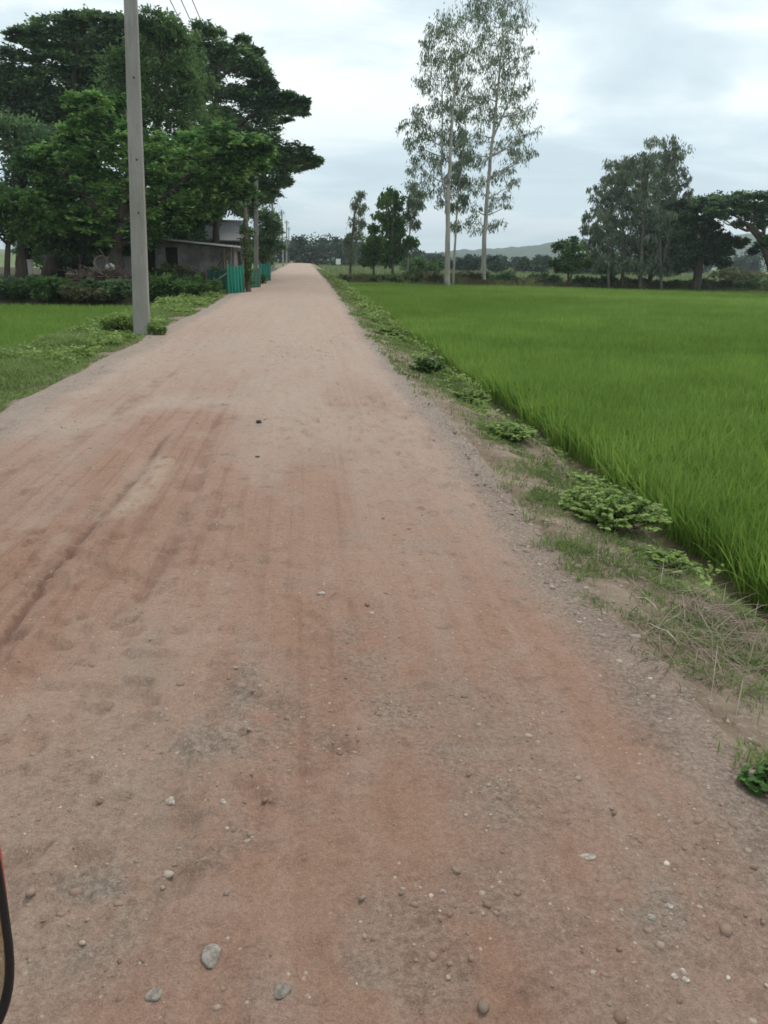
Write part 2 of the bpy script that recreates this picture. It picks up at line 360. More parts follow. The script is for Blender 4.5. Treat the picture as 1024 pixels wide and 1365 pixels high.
def road_attr(X, Y):
    d1, t1 = pathdist(X, Y, RUT1); d2, t2 = pathdist(X, Y, RUT2); d3, t3 = pathdist(X, Y, RUT3); d4, _ = pathdist(X, Y, PALE); d5, _ = pathdist(X, Y, REDP)
    n = fbm(X * 9, Y * 6, 93, 3)
    rut = np.exp(-(d1 / (.014 + .05 * n)) ** 2) * (1 - sstep(.8, 1, t1)) * sstep(0.0, .3, t1 + n * .2) * sstep(.25, .5, n)
    rut = rut * .25
    rut = np.maximum(rut, .55 * np.exp(-(d2 / (.02 + .06 * n)) ** 2) * sstep(.3, .6, n)); rut = np.maximum(rut, .45 * np.exp(-(d3 / (.02 + .09 * n)) ** 2) * sstep(.35, .6, n))
    rut = np.maximum(rut, .6 * np.exp(-(d5 / .14) ** 2) * sstep(.45, .65, n))
    redz = np.exp(-((d1 - .25) / .34) ** 2) * sstep(.25, .5, fbm(X * 2.2, Y * .7, 94, 3)) * .9
    redz = np.maximum(redz, .55 * sstep(.48, .72, fbm(X * 1.6 + 3, Y * .4, 99, 3)) * (1 - .85 * sstep(7, 14, Y)))
    wr = sstep(0.0, .28, X - (xr(Y) - .42 + .25 * (fbm(X * 2, Y * 1.2, 95, 3) - .5)))
    wl = sstep(0.0, .3, (xl(Y) + .55 + .3 * (fbm(X * 2, Y * 1.2, 96, 3) - .5)) - X)
    return {'d1': np.minimum(d1, 1), 'rlen': sstep(0, .12, t1) * (1 - sstep(.78, .95, t1)), 'rut': rut, 'red': np.clip(redz, 0, 1), 'pale': np.exp(-(d4 / (.05 + .13 * n)) ** 2) * sstep(.3, .5, n + .1), 'edge': np.maximum(wr, wl * .8),
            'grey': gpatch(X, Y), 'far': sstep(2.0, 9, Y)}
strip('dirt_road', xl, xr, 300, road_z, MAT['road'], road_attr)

m = M3('bank soil')
f1 = m.noise(2.2, 6, .6); f2 = m.noise(30, 6, .7)
c = m.mix(m.step(f1, .38, .62), (.17, .12, .088), (.25, .19, .14))
c = m.mix(m.math('MULTIPLY', m.step(f2, .5, .7), .6), c, (.34, .29, .235))
c = m.mix(m.attr('wet'), c, (.12, .095, .05))
c = m.mix(m.math('MULTIPLY', m.attr('green'), .75), c, (.14, .17, .07))
MAT['bank'] = m.finish(c, .95, .12, normal=m.bump(f2, .7, .02))
def bank_attr(X, Y):
    s = X - xr(Y); return {'wet': sstep(1.0, 1.35, s), 'green': sstep(.45, .7, fbm(X * 1.8, Y * 1.2, 97, 3)) * sstep(.2, .6, s) * (.3 + .7 * sstep(5, 14, Y)) * (1 - sstep(1.1, 1.4, s))}
strip('right_verge', xr, lambda y: xr(y) + 1.62, 60, lambda X, Y: np.where(X <= xr(Y) + 1e-6, road_z(xr(Y), Y), road_z(xr(Y), Y) + bank_right(X - xr(Y), Y, X) + .02 * (1 - sstep(0, .06, X - xr(Y)))), MAT['bank'], bank_attr)
def bankl_attr(X, Y): return {'wet': 0 * X, 'green': sstep(.1, .5, (xl(Y) - X) + .5 * fbm(X * 2, Y * 2, 98, 3) - .25)}
strip('left_verge', lambda y: xl(y) - 2.7, xl, 60, lambda X, Y: np.where(X >= xl(Y) - 1e-6, road_z(xl(Y), Y), road_z(xl(Y), Y) + bank_left(xl(Y) - X, Y, X) + .01 * (1 - sstep(0, .06, xl(Y) - X))), MAT['bank'], bankl_attr)

# the ground sheet
m = M3('ground soil and field')
y_ = N(m.t, 'ShaderNodeSeparateXYZ'); m.L(m.tc, y_.inputs[0])
g1 = m.noise(.06, 6, .6, (1, 1, 1)); g2 = m.noise(1.6, 6, .7)
fieldc = m.mix(m.step(g1, .35, .65), (.12, .17, .06), (.17, .20, .085))
fieldc = m.mix(m.math('MULTIPLY', m.step(g2, .4, .7), .5), fieldc, (.09, .12, .045))
mud = m.mix(m.step(g2, .35, .65), (.06, .055, .025), (.11, .085, .05))
c = m.mix(m.step(y_.outputs[1], 61.5, 63), mud, fieldc)
MAT['ground'] = m.finish(c, .9, .15, normal=m.bump(g2, .4, .05))
gx = np.array([-1500, -600, -200, -80, -40, -20, 0, 20, 40, 80, 200, 600, 1500.]); gy = np.array([-200, -60, -20, 0, 20, 40, 62, 64, 70, 100, 200, 400, 800, 1700.])
X, Y = np.meshgrid(gx, gy); n, mm = X.shape; idx = np.arange(n * mm).reshape(n, mm)
mesh_np('ground', np.stack([X, Y, np.full(X.shape, -.5)], -1).reshape(-1, 3), [np.stack([idx[:-1, :-1], idx[:-1, 1:], idx[1:, 1:], idx[1:, :-1]], -1).reshape(-1, 4)], MAT['ground'], kind='structure')

# raised yard under the trees on the left, and the field bund on the right
def sheet(name, x0, x1, y0, y1, nx, ny, zf, mat, attrs=None):
    X, Y = np.meshgrid(np.linspace(x0, x1, nx), np.linspace(y0, y1, ny)); Z = zf(X, Y); n, mm = X.shape; idx = np.arange(n * mm).reshape(n, mm)
    q = np.stack([idx[:-1, :-1], idx[:-1, 1:], idx[1:, 1:], idx[1:, :-1]], -1).reshape(-1, 4)
    return mesh_np(name, np.stack([X, Y, Z], -1).reshape(-1, 3), [q], mat, kind='structure')
MAT['yard'] = plain('yard soil', (.05, .045, .03), (.10, .095, .05), 1.2, .95, .1, bump=.4)
def yard_z(x, y): return -.7 + .68 * sstep(29.8, 31.8, y + .8 * (vnoise(x * .5, y * 0, 3) - .5)) * sstep(-34, -31, x) * (1 - sstep(76, 80, y)) * (1 - sstep(-4.2, -3.6, x)) + .08 * (fbm(x * .7, y * .7, 12, 3) - .5)
sheet('yard', -36, -3.4, 29, 82, 110, 160, yard_z, MAT['yard'])
MAT['bund'] = plain('bund earth and dry grass', (.10, .085, .045), (.15, .16, .075), .8, .95, .1, bump=.5)
def bund_z(x, y): return -.62 + .62 * np.exp(-((y - 63.6 - .9 * (vnoise(x * .12, 0 * y, 6) - .5)) / 1.5) ** 2) * (.65 + .5 * fbm(x * .3, y * .3, 4, 3)) + .05 * (fbm(x, y, 14, 2) - .5)
sheet('field_bund', 3.5, 78, 59.5, 69, 260, 40, bund_z, MAT['bund'])

# ------------------------------------------------------------------ blades (rice, grass)
def blades(name, P, hgt, wid, mat, lean=.35, seg=2, tint=None, kind='stuff', curve=.5):
    n = len(P); a = rng.random(n) * 2 * pi; dv = np.stack([np.cos(a), np.sin(a), 0 * a], -1)
    b = a + pi / 2 + rng.normal(0, .6, n); sv = np.stack([np.cos(b), np.sin(b), 0 * b], -1) * (wid / 2)[:, None]
    ln = np.abs(rng.normal(lean, lean * .6, n)); up = np.zeros((n, 3)); up[:, 2] = hgt
    def at(t, cv): return P + up * (t - .18 * cv * (t ** 3) * np.minimum(ln, 1.6))[:, None] + dv * (hgt * ln * (t * (1 - curve) + curve * t * t))[:, None] if False else P + up * (t * np.sqrt(np.maximum(1 - (.6 * np.minimum(ln, 1.3) * t) ** 2, .05)))[:, None] + dv * (hgt * ln * (t * (1 - curve) + curve * t * t))[:, None]
    o = np.ones(n)
    if seg == 1:
        V = np.stack([P - sv, P + sv, at(o, 1)], 1).reshape(-1, 3); k = 3
        i = np.arange(n)[:, None] * 3; Fs = [i + np.array([[0, 1, 2]])]
    elif seg == 2:
        mpt = at(o * .55, 1); V = np.stack([P - sv * .8, P + sv * .8, mpt + sv, mpt - sv, at(o, 1)], 1).reshape(-1, 3); k = 5
        i = np.arange(n)[:, None] * 5; Fs = [i + np.array([[0, 1, 2, 3]]), i + np.array([[3, 2, 4]])]
    else:
        m1, m2 = at(o * .4, 1), at(o * .75, 1); V = np.stack([P - sv * .7, P + sv * .7, m1 + sv, m1 - sv, m2 + sv * .8, m2 - sv * .8, at(o, 1)], 1).reshape(-1, 3); k = 7
        i = np.arange(n)[:, None] * 7; Fs = [i + np.array([[0, 1, 2, 3]]), i + np.array([[3, 2, 4, 5]]), i + np.array([[5, 4, 6]])]
    if tint is None: tint = np.clip(rng.normal(.5, .2, n), 0, 1)
    return V, Fs, np.repeat(tint, k)
def join(parts):
    Vs, Fs, T, n = [], [], [], 0
    for V, F_, t in parts:
        Vs.append(V); Fs += [f + n for f in F_]; T.append(t); n += len(V)
    return np.concatenate(Vs), Fs, np.concatenate(T)
def scatter(x0, x1, y0, y1, dens, keep):
    """dens(x,y) points per m2, rejection sampled in cells"""
    out = []
    yb = y0
    while yb < y1:
        ye = min(y1, yb * 1.25 + .6)
        xx = np.linspace(x0, x1, 24); yy = np.linspace(yb, ye, 6); Xg, Yg = np.meshgrid(xx, yy); mx = dens(Xg, Yg).max() * 1.02
        n = int(mx * (x1 - x0) * (ye - yb)); x = rng.uniform(x0, x1, n); y = rng.uniform(yb, ye, n)
        ok = keep(x, y); x, y = x[ok], y[ok]; ok = rng.random(len(x)) * mx < dens(x, y); out.append(np.stack([x[ok], y[ok]], -1)); yb = ye
    return np.concatenate(out)
def dist(x, y): return np.maximum(np.hypot(x, y), 1.5)
def rice_keep(x, y):
    e = xr(y) + 1.46 + .10 * (fbm(x * 2, y * 1.5, 31, 2) - .5) + .12 * (vnoise(x * 4, y * 4, 32) - .5)
    return (x > e) & (x < .78 * y + 8) & (y < 60.6 + 1.2 * (vnoise(x * .2, 0 * y, 7) - .5))
pr = scatter(2.6, 58, .3, 61.5, lambda x, y: 2300 * (4.5 / np.maximum(dist(x, y), 4.5)) ** 1.15, rice_keep)
d = dist(pr[:, 0], pr[:, 1]); P3 = np.column_stack([pr, np.full(len(pr), -.5)])
hh = (.40 + .10 * (fbm(pr[:, 0] * .35, pr[:, 1] * .35, 41, 3) - .5) * 2 + rng.normal(0, .045, len(pr))) * np.where(d > 40, .95, 1)
ww = .0085 * (np.maximum(d, 4.5) / 4.5) ** .72
tn = np.clip(.48 + .15 * sstep(30, 58, pr[:, 1]) + .5 * (fbm(pr[:, 0] * .12, pr[:, 1] * .2, 42, 3) - .5) * 2 * .9 + .5 * (fbm(pr[:, 0] * 1.3, pr[:, 1] * 1.3, 43, 2) - .5) + rng.normal(0, .12, len(pr)), 0, 1)
near = d < 13; mid = (d >= 13) & (d < 30); far = d >= 30
parts = []
for sel, sg in ((near, 3), (mid, 2), (far, 1)): parts.append(blades('', P3[sel], hh[sel], ww[sel], None, .42, sg, tn[sel]))
V, Fs, T = join(parts)
o = mesh_np('rice_crop', V, Fs, MAT['rice'], attrs={'tint': T}, smooth=False)
tag(o, 'bright green young rice filling the big paddy right of the road', 'rice', kind='stuff')
print('rice right', len(pr))
def ricel_keep(x, y): return (x < xl(y) - 2.35 + .3 * (fbm(x * 2, y * 1.5, 35, 2) - .5)) & (x > -.75 * y - 5) & (y < 30.2 + .8 * (vnoise(x * .5, 0 * y, 9) - .5))
pl_ = scatter(-32, -4.9, 5, 31, lambda x, y: 900 * (9 / np.maximum(dist(x, y), 9)) ** 1.1, ricel_keep)
d = dist(pl_[:, 0], pl_[:, 1]); n = len(pl_)
V, Fs, T = blades('', np.column_stack([pl_, np.full(n, -.5)]), .27 + rng.normal(0, .03, n), .011 * (d / 9) ** .7, None, .45, 2,
                  np.clip(.55 + .6 * (fbm(pl_[:, 0] * .3, pl_[:, 1] * .3, 46, 3) - .5) + rng.normal(0, .15, n), 0, 1))
o = mesh_np('rice_crop', V, Fs, MAT['rice_far'], attrs={'tint': T}, smooth=False)
tag(o, 'short bright green rice in the small paddy left of the road before the trees', 'rice', kind='stuff')
print('rice left', n)

# verge grass, left: thick cover over the whole bank
def gl_keep(x, y): return (x < xl(y) + .12 * (fbm(x * 3, y * 2, 51, 2) - .6) - .35 * sstep(.55, .75, fbm(x * .9, y * .9, 57, 2))) & (x > xl(y) - 2.6)
pg = scatter(-6.5, -2.6, 4.5, 110, lambda x, y: 2600 * (8 / np.maximum(dist(x, y), 8)) ** 1.35 * (.35 + .9 * fbm(x * 1.5, y * 1.5, 52, 3)), gl_keep)
n = len(pg); d = dist(pg[:, 0], pg[:, 1]); z = height(pg[:, 0], pg[:, 1])
clump = fbm(pg[:, 0] * 1.6, pg[:, 1] * 1.6, 53, 3); side = np.clip((xl(pg[:, 1]) - pg[:, 0]) / 1.2, 0, 1)
V, Fs, T = blades('', np.column_stack([pg, z - .01]), (.03 + .14 * clump * side + .04 * rng.random(n)), .011 * (d / 8) ** .75, None, .9, 2,
                  np.clip(.55 + .9 * (clump - .5) + rng.normal(0, .2, n), 0, 1))
o = mesh_np('verge_grass', V, Fs, MAT['grass'], attrs={'tint': T}, smooth=False)
tag(o, 'low mixed grass covering the left roadside bank', 'grass', kind='stuff'); print('grass left', n)
# verge grass, right: broken patches
BL = [(800, 790, .22, .35), (835, 820, .12, .2), (880, 770, .3, .35), (720, 665, .22, .5), (770, 742, .22, .16), (700, 690, .15, .25), (660, 570, .25, .7), (600, 515, .3, 1.2), (930, 830, .3, .3), (960, 880, .25, .3), (1012, 1045, .09, .09),
      (540, 500, .2, 1.0), (965, 835, .2, .25), (900, 800, .2, .25), (520, 430, .35, 3.0), (480, 405, .4, 6.0), (870, 730, .3, .5), (760, 640, .35, .6), (690, 590, .3, .8), (985, 860, .3, .4)]
BLg = [(*G(px, py, -.08)[:2], rx, ry) for px, py, rx, ry in BL]
def gr_den(x, y):
    g = np.zeros(np.shape(x))
    for bx, by, rx, ry in BLg: g = np.maximum(g, np.exp(-((x - bx) / rx) ** 2 - ((y - by) / ry) ** 2))
    g = np.maximum(g, sstep(7, 18, y) * (.4 + .65 * sstep(.4, .6, fbm(x * 1.1, y * .8, 58, 3))))
    g = np.maximum(g, .75 * sstep(.42, .6, fbm(x * 2.2, y * 1.8, 59, 3)) * sstep(.45, .8, x - xr(y)))
    g = g * sstep(.30, .52, fbm(x * 5, y * 5, 60, 3))
    return 7000 * g * (4 / np.maximum(dist(x, y), 4)) ** 1.25
def gr_keep(x, y): return (x > xr(y) - .12 + .2 * (fbm(x * 3, y * 3, 61, 2) - .5)) & (x < xr(y) + 1.28 + .15 * vnoise(x * 3, y * 3, 62))
pg = scatter(1.2, 3.4, 1.4, 110, gr_den, gr_keep)
n = len(pg); d = dist(pg[:, 0], pg[:, 1]); z = height(pg[:, 0], pg[:, 1])
V, Fs, T = blades('', np.column_stack([pg, z - .006]), .012 + .06 * fbm(pg[:, 0] * 3, pg[:, 1] * 3, 63, 2) + .025 * rng.random(n), .0048 * (np.maximum(d, 4) / 4) ** .75, None, 1.0, 3,
                  np.clip(.35 + .8 * (fbm(pg[:, 0] * 2, pg[:, 1] * 2, 64, 2) - .5) + rng.normal(0, .2, n), 0, 1))
o = mesh_np('verge_grass', V, Fs, MAT['grass'], attrs={'tint': T}, smooth=False)
tag(o, 'broken patches of creeping grass on the right roadside bank', 'grass', kind='stuff'); print('grass right', n)
# dry straw on the near right bank
pts = []
for px, py, r, k in ((965, 835, .24, 800), (930, 800, .2, 400), (1000, 880, .22, 500), (880, 860, .25, 260), (830, 760, .3, 220), (750, 620, .3, 260), (690, 575, .3, 200), (1010, 940, .3, 300), (900, 900, .3, 200)):
    k = int(k * .3); q = G(px, py, -.1); pts.append(np.column_stack([rng.normal(q[0], r * .6, k), rng.normal(q[1], r * .7, k)]))
pts = np.concatenate(pts); pts = pts[pts[:, 0] > xr(pts[:, 1]) - .05]; n = len(pts)
z = height(pts[:, 0], pts[:, 1])
V, Fs, T = blades('', np.column_stack([pts, z]), .045 + .06 * rng.random(n), np.full(n, .0045), None, 2.4, 3)
o = mesh_np('dry_grass', V, Fs, MAT['straw'], attrs={'tint': T}, smooth=False)
tag(o, 'dry straw coloured grass lying on the near right bank', 'dry grass', kind='stuff')
# long grass on the bund and beyond
def bd_keep(x, y): return (x > 4 + 0 * x)
pb = np.column_stack([rng.uniform(3.6, 62, 60000), rng.normal(63.2, 1.7, 60000)]); n = len(pb)
cl = fbm(pb[:, 0] * .5, pb[:, 1] * .5, 66, 3)
V, Fs, T = blades('', np.column_stack([pb, bund_z(pb[:, 0], pb[:, 1]) - .02]), .15 + .75 * cl * rng.random(n), np.full(n, .06), None, .6, 2, np.clip(cl + rng.normal(0, .22, n) - .05, 0, 1))
o = mesh_np('bund_grass', V, Fs, leaf_mat('rank bund grass', (.10, .085, .045), (.16, .17, .07), (.25, .26, .12), .3), attrs={'tint': T}, smooth=False)
tag(o, 'rank brown and green grass along the bund at the far side of the paddy', 'grass', kind='stuff')
# rough pasture between the bund and the woods
n = 60000; yy = 66 + 190 * rng.random(n) ** 1.8; xx = rng.uniform(-8, .72 * 1, n) * 0 + rng.uniform(0, 1, n) * (yy * .75 + 8) + 3
cl = fbm(xx * .08, yy * .05, 67, 3)
V, Fs, T = blades('', np.column_stack([xx, yy, np.full(n, -.52)]), .25 + .5 * cl, .05 * (yy / 66), None, .5, 1, np.clip(.5 + 1.2 * (cl - .5) + rng.normal(0, .15, n), 0, 1))
o = mesh_np('pasture_grass', V, Fs, leaf_mat('pasture grass', (.10, .13, .05), (.16, .2, .08), (.23, .27, .12), .3), attrs={'tint': T}, smooth=False)
tag(o, 'pale rough pasture beyond the bund in front of the far woods', 'grass', kind='stuff')

# ------------------------------------------------------------------ stones
def ico():
    import bmesh
    bm = bmesh.new(); bmesh.ops.create_icosphere(bm, subdivisions=1, radius=1); v = np.array([q.co[:] for q in bm.verts]); f = np.array([[q.index for q in p.verts] for p in bm.faces]); bm.free()
    bm = bmesh.new(); bmesh.ops.create_icosphere(bm, subdivisions=3, radius=1); v2 = np.array([q.co[:] for q in bm.verts]); f2 = np.array([[q.index for q in p.verts] for p in bm.faces]); bm.free()
    return v, f, v2, f2
IV, IF, IV2, IF2 = ico()
def stones(P, size, tint):
    n = len(P); k = len(IV); V = np.repeat(IV[None], n, 0) * (1 + rng.normal(0, .2, (n, k, 1)))
    V = V * (size[:, None, None] * np.stack([rng.uniform(.7, 1.3, n), rng.uniform(.6, 1.1, n), rng.uniform(.35, .7, n)], -1)[:, None, :])
    a = rng.random(n) * 2 * pi; ca, sa = np.cos(a)[:, None], np.sin(a)[:, None]
    x, y = V[:, :, 0] * ca - V[:, :, 1] * sa, V[:, :, 0] * sa + V[:, :, 1] * ca
    V = np.stack([x, y, V[:, :, 2]], -1) + P[:, None, :]
    return V.reshape(-1, 3), [(np.arange(n)[:, None, None] * k + IF[None]).reshape(-1, 3)], np.repeat(tint, k)
def st_den(x, y):
    e = np.maximum(np.exp(-((x - xr(y) + .02) / .26) ** 2), .45 * sstep(xr(y) - .1, xr(y) + .1, x) * (1 - sstep(xr(y) + .6, xr(y) + 1.0, x))) * (.35 + sstep(.4, .65, fbm(x * 2.5, y * 1.5, 68, 3))) * 1500
    e = e + 300 * np.exp(-((x - xl(y) - .25) / .35) ** 2) + 8 + 420 * gpatch(x, y) * (x < 1.2) + 60 * sstep(.55, .7, fbm(x * 1.1, y * .6, 69, 3))
    return e * (2.2 / np.maximum(dist(x, y), 2.2)) ** 1.5
ps = scatter(-3.6, 2.2, .9, 40, st_den, lambda x, y: (x > xl(y) - .3) & (x < xr(y) + .95)); n = len(ps); d = dist(ps[:, 0], ps[:, 1])
size = np.clip(rng.lognormal(-5.5, .5, n), .002, .018) * (np.maximum(d, 2.2) / 2.2) ** .25 * (1 + .55 * (ps[:, 0] > xr(ps[:, 1]) - .25))
tn = np.clip(rng.normal(.34, .2, n) + (rng.random(n) < .05) * .45, 0, 1)
V, Fs, T = stones(np.column_stack([ps, height(ps[:, 0], ps[:, 1]) - size * .08]), size, tn)
o = mesh_np('gravel', V, Fs, MAT['stone'], attrs={'tint': T}, smooth=False)
tag(o, 'loose gravel and pebbles scattered over the dirt road and its shoulders', 'gravel', kind='stuff'); print('stones', n)
def cd_den(x, y):
    e = 3 + 420 * gpatch(x, y) + 60 * sstep(.5, .68, fbm(x * 1.6 + 2, y * 1.1, 169, 3))
    return e * (1.8 / np.maximum(dist(x, y), 1.8)) ** 1.35
ps = scatter(-3.0, 1.4, .9, 24, cd_den, lambda x, y: (x > xl(y) + .1) & (x < xr(y) - .1)); n = len(ps); d = dist(ps[:, 0], ps[:, 1])
size = np.clip(rng.lognormal(-5.1, .5, n), .003, .019) * (np.maximum(d, 1.8) / 1.8) ** .2
V, Fs, T = stones(np.column_stack([ps, height(ps[:, 0], ps[:, 1]) - size * .1]), size, np.clip(rng.normal(.45, .22, n), 0, 1))
o = mesh_np('dirt_clods', V, Fs, leaf_mat('dry dirt clods', (.18, .115, .085), (.27, .185, .14), (.36, .27, .21), 0, .95, .05), attrs={'tint': T}, smooth=False)
tag(o, 'small crumbled clods of reddish dirt lying on the road', 'dirt', kind='stuff'); print('clods', n)
def rock(px, py, r, tint, label, flat=.5, name='stone', asp=1.0):
    q = G(px, py, 0); zz = float(height(q[0], q[1])); q = G(px, py, zz); zz = float(height(q[0], q[1]))
    import bmesh
    bm = bmesh.new(); pr_ = nrm(rng.normal(0, 1, (22, 3))) * rng.uniform(.82, 1.08, (22, 1))
    vs = [bm.verts.new(p_) for p_ in pr_]; bmesh.ops.convex_hull(bm, input=vs); bmesh.ops.delete(bm, geom=[v_ for v_ in bm.verts if not v_.link_faces], context='VERTS')
    bmesh.ops.triangulate(bm, faces=bm.faces[:]); bmesh.ops.subdivide_edges(bm, edges=bm.edges[:], cuts=2, use_grid_fill=True); bmesh.ops.triangulate(bm, faces=bm.faces[:])
    bmesh.ops.smooth_vert(bm, verts=bm.verts[:], factor=.35, use_axis_x=True, use_axis_y=True, use_axis_z=True)
    bm.verts.ensure_lookup_table(); bm.verts.index_update(); IV2 = np.array([v_.co[:] for v_ in bm.verts]); IF2 = np.array([[v_.index for v_ in f_.verts] for f_ in bm.faces]); bm.free()
    V = IV2 * (1 + .35 * (fbm(IV2[:, 0] * 1.6 + px, IV2[:, 1] * 1.6 + IV2[:, 2] * 1.3, int(px), 3) - .5)[:, None]) + .05 * rng.normal(0, 1, IV2.shape) * .5
    V = V * np.array([r * asp, r, r * flat])
    mat = M3('stone of its own'); nn = mat.noise(60, 5, .7)
    a = tuple(tint * q_ for q_ in (.8, .68, .57)); b = tuple(min(.8, tint * 1.5 * q_) for q_ in (1, .87, .74))
    o = mesh_np(name, V, [IF2], mat.finish(mat.mix(mat.step(nn, .35, .65), a, b), .9, .15, normal=mat.bump(nn, .5, .01)))
    o.location = (float(q[0]), float(q[1]), zz + r * flat * .1); o.rotation_euler = (0, 0, random.random() * 6)
    return tag(o, label, 'stone', 'loose stones lying on the dirt road')
rock(285, 1276, .03, .225, 'biggest pale stone lying on the dirt near the bottom of the picture, left of centre', asp=1.25)
rock(376, 1322, .022, .17, 'brownish stone half sunk in the dirt at the bottom, right of the biggest pale stone', .4, asp=1.2)
rock(205, 1326, .02, .2, 'grey stone at the bottom, left of and below the biggest pale stone', .45)
rock(345, 564, .038, .035, 'dark round clod lying alone in the middle of the road', .8)
rock(899, 1303, .010, .36, 'white pebble, left of three lying close together at the bottom right')
rock(911, 1296, .010, .36, 'white pebble, top of three lying close together at the bottom right')
rock(914, 1309, .010, .36, 'white pebble, right of three lying close together at the bottom right')
rock(783, 1142, .015, .28, 'thin pale sliver of stone on bare red dirt right of centre', .3, asp=1.6)
rock(892, 1209, .012, .3, 'small pale stone right of the thin sliver of stone', .5)
rock(869, 1224, .013, .27, 'small brown stone just below left of the small pale stone', .5)
rock(229, 1068, .022, .3, 'flat pale stone on the smooth red dirt at the left', .35)
rock(298, 1068, .012, .3, 'white pebble right of the flat pale stone at the left', .5)
rock(590, 1189, .01, .34, 'white pebble alone on red dirt at the bottom centre', .6)
rock(343, 609, .024, .08, 'small dark clod just below the dark round clod in the road', .7)
rock(428, 792, .022, .4, 'pale stone on the left half of the road well beyond the bottom stones', .5)
rock(575, 478 + 0, .09, .22, 'tan lump of earth among the weeds on the right bank', .6)

# ------------------------------------------------------------------ foliage and trees
def foliage(cl, tufts, leaves, ll, lw, mode='random', flat=.7, tuft_r=.36, tj=.2, shell=.42):
    cl = np.asarray(cl, float); M = len(cl)
    c = np.repeat(cl, tufts, 0); n = len(c)
    dv = nrm(rng.normal(0, 1, (n, 3))); rad = rng.random(n) ** shell
    tp = c[:, :3] + dv * (rad * c[:, 3])[:, None] * np.array([1, 1, flat])
    tr = c[:, 3] * tuft_r * rng.uniform(.6, 1.35, n); tt = rng.normal(0, tj, n) + np.repeat(rng.normal(0, tj * .7, M), tufts)
    L = np.repeat(np.arange(n), leaves)
    if mode == 'droop': L = L[rng.random(len(L)) < np.repeat(np.clip((c[:, 3] / np.percentile(cl[:, 3], 75)) ** 1.4, .2, 1), leaves)]
    k = len(L)
    p = tp[L] + rng.normal(0, .5, (k, 3)) * tr[L][:, None] * np.array([1, 1, .45 if mode == 'flat' else (1.1 if mode == 'droop' else .7)])
    out = nrm(p - c[L][:, :3] + 1e-4)
    if mode == 'flat':
        ax = nrm(rng.normal(0, 1, (k, 3)) * [1, 1, .25] + .6 * out * [1, 1, .2]); up = nrm(rng.normal(0, .55, (k, 3)) + [0, 0, 1.0])
    elif mode == 'droop':
        ax = nrm(rng.normal(0, .42, (k, 3)) + [0, 0, -1.0]); up = nrm(rng.normal(0, 1, (k, 3)))
    else:
        ax = nrm(rng.normal(0, 1, (k, 3)) * [1, 1, .7] + .5 * out); up = nrm(rng.normal(0, .8, (k, 3)) + [0, 0, .8])
    sd = nrm(np.cross(ax, up)); up = np.cross(sd, ax)
    ln = (ll * rng.uniform(.65, 1.35, k))[:, None]; w = (lw * rng.uniform(.7, 1.3, k))[:, None] * .5
    V = np.stack([p, p + ax * ln * .45 + sd * w + up * ln * .06, p + ax * ln, p + ax * ln * .45 - sd * w + up * ln * .06], 1).reshape(-1, 3)
    T = np.clip(.5 + tt[L] + rng.normal(0, .12, k), 0, 1)
    return V, [np.arange(k)[:, None] * 4 + np.array([[0, 1, 2, 3]])], np.repeat(T, 4)
def px_clumps(lst, Y, depth, copies, sc=1.0):
    sc = sc * (1.12 if lst and lst[0][0] < 400 else 1.0)
    """clumps given by where they show (pixel x, y, radius) at the tree's own distance, repeated through its depth"""
    out = []
    for px, py, r in lst:
        for k in range(copies):
            dy = 0 if copies == 1 else k / (copies - 1) * depth + random.uniform(-.12, .12) * depth * (k > 0)
            q = D(px, py, Y); rr = r * Y / F * sc
            s = 1 if k == 0 else random.uniform(.75, 1)
            out.append((q[0] + random.uniform(-.5, .5) * rr * (k > 0), Y + dy, max(q[2] + (.55 * (D(px, py, Y + dy)[2] - q[2]) if q[2] > 3 else 0) + random.uniform(-.6, .3) * rr * (k > 0), .3), rr * s))
    return out
def polyline(pts, n=9, wob=.0):
    pts = np.asarray(pts, float); t = np.linspace(0, len(pts) - 1, n); out = np.stack([np.interp(t, np.arange(len(pts)), pts[:, i]) for i in range(3)], -1)
    k = np.array([1, 2, 1]) / 4
    for _ in range(2):
        for i in range(3): out[1:-1, i] = np.convolve(out[:, i], k, 'valid')
    out[1:-1] += rng.normal(0, wob, (n - 2, 3)); return out
def limb(mb, a, b, r0, r1, sag=.15, wob=.05, n=7, sides=6):
    a, b = np.asarray(a, float), np.asarray(b, float); ln = np.linalg.norm(b - a)
    m_ = a * .5 + b * .5 + np.array([0, 0, sag * ln]); mb.tube(polyline([a, m_, b], n, wob * ln * .2), np.linspace(r0, r1, n), sides)
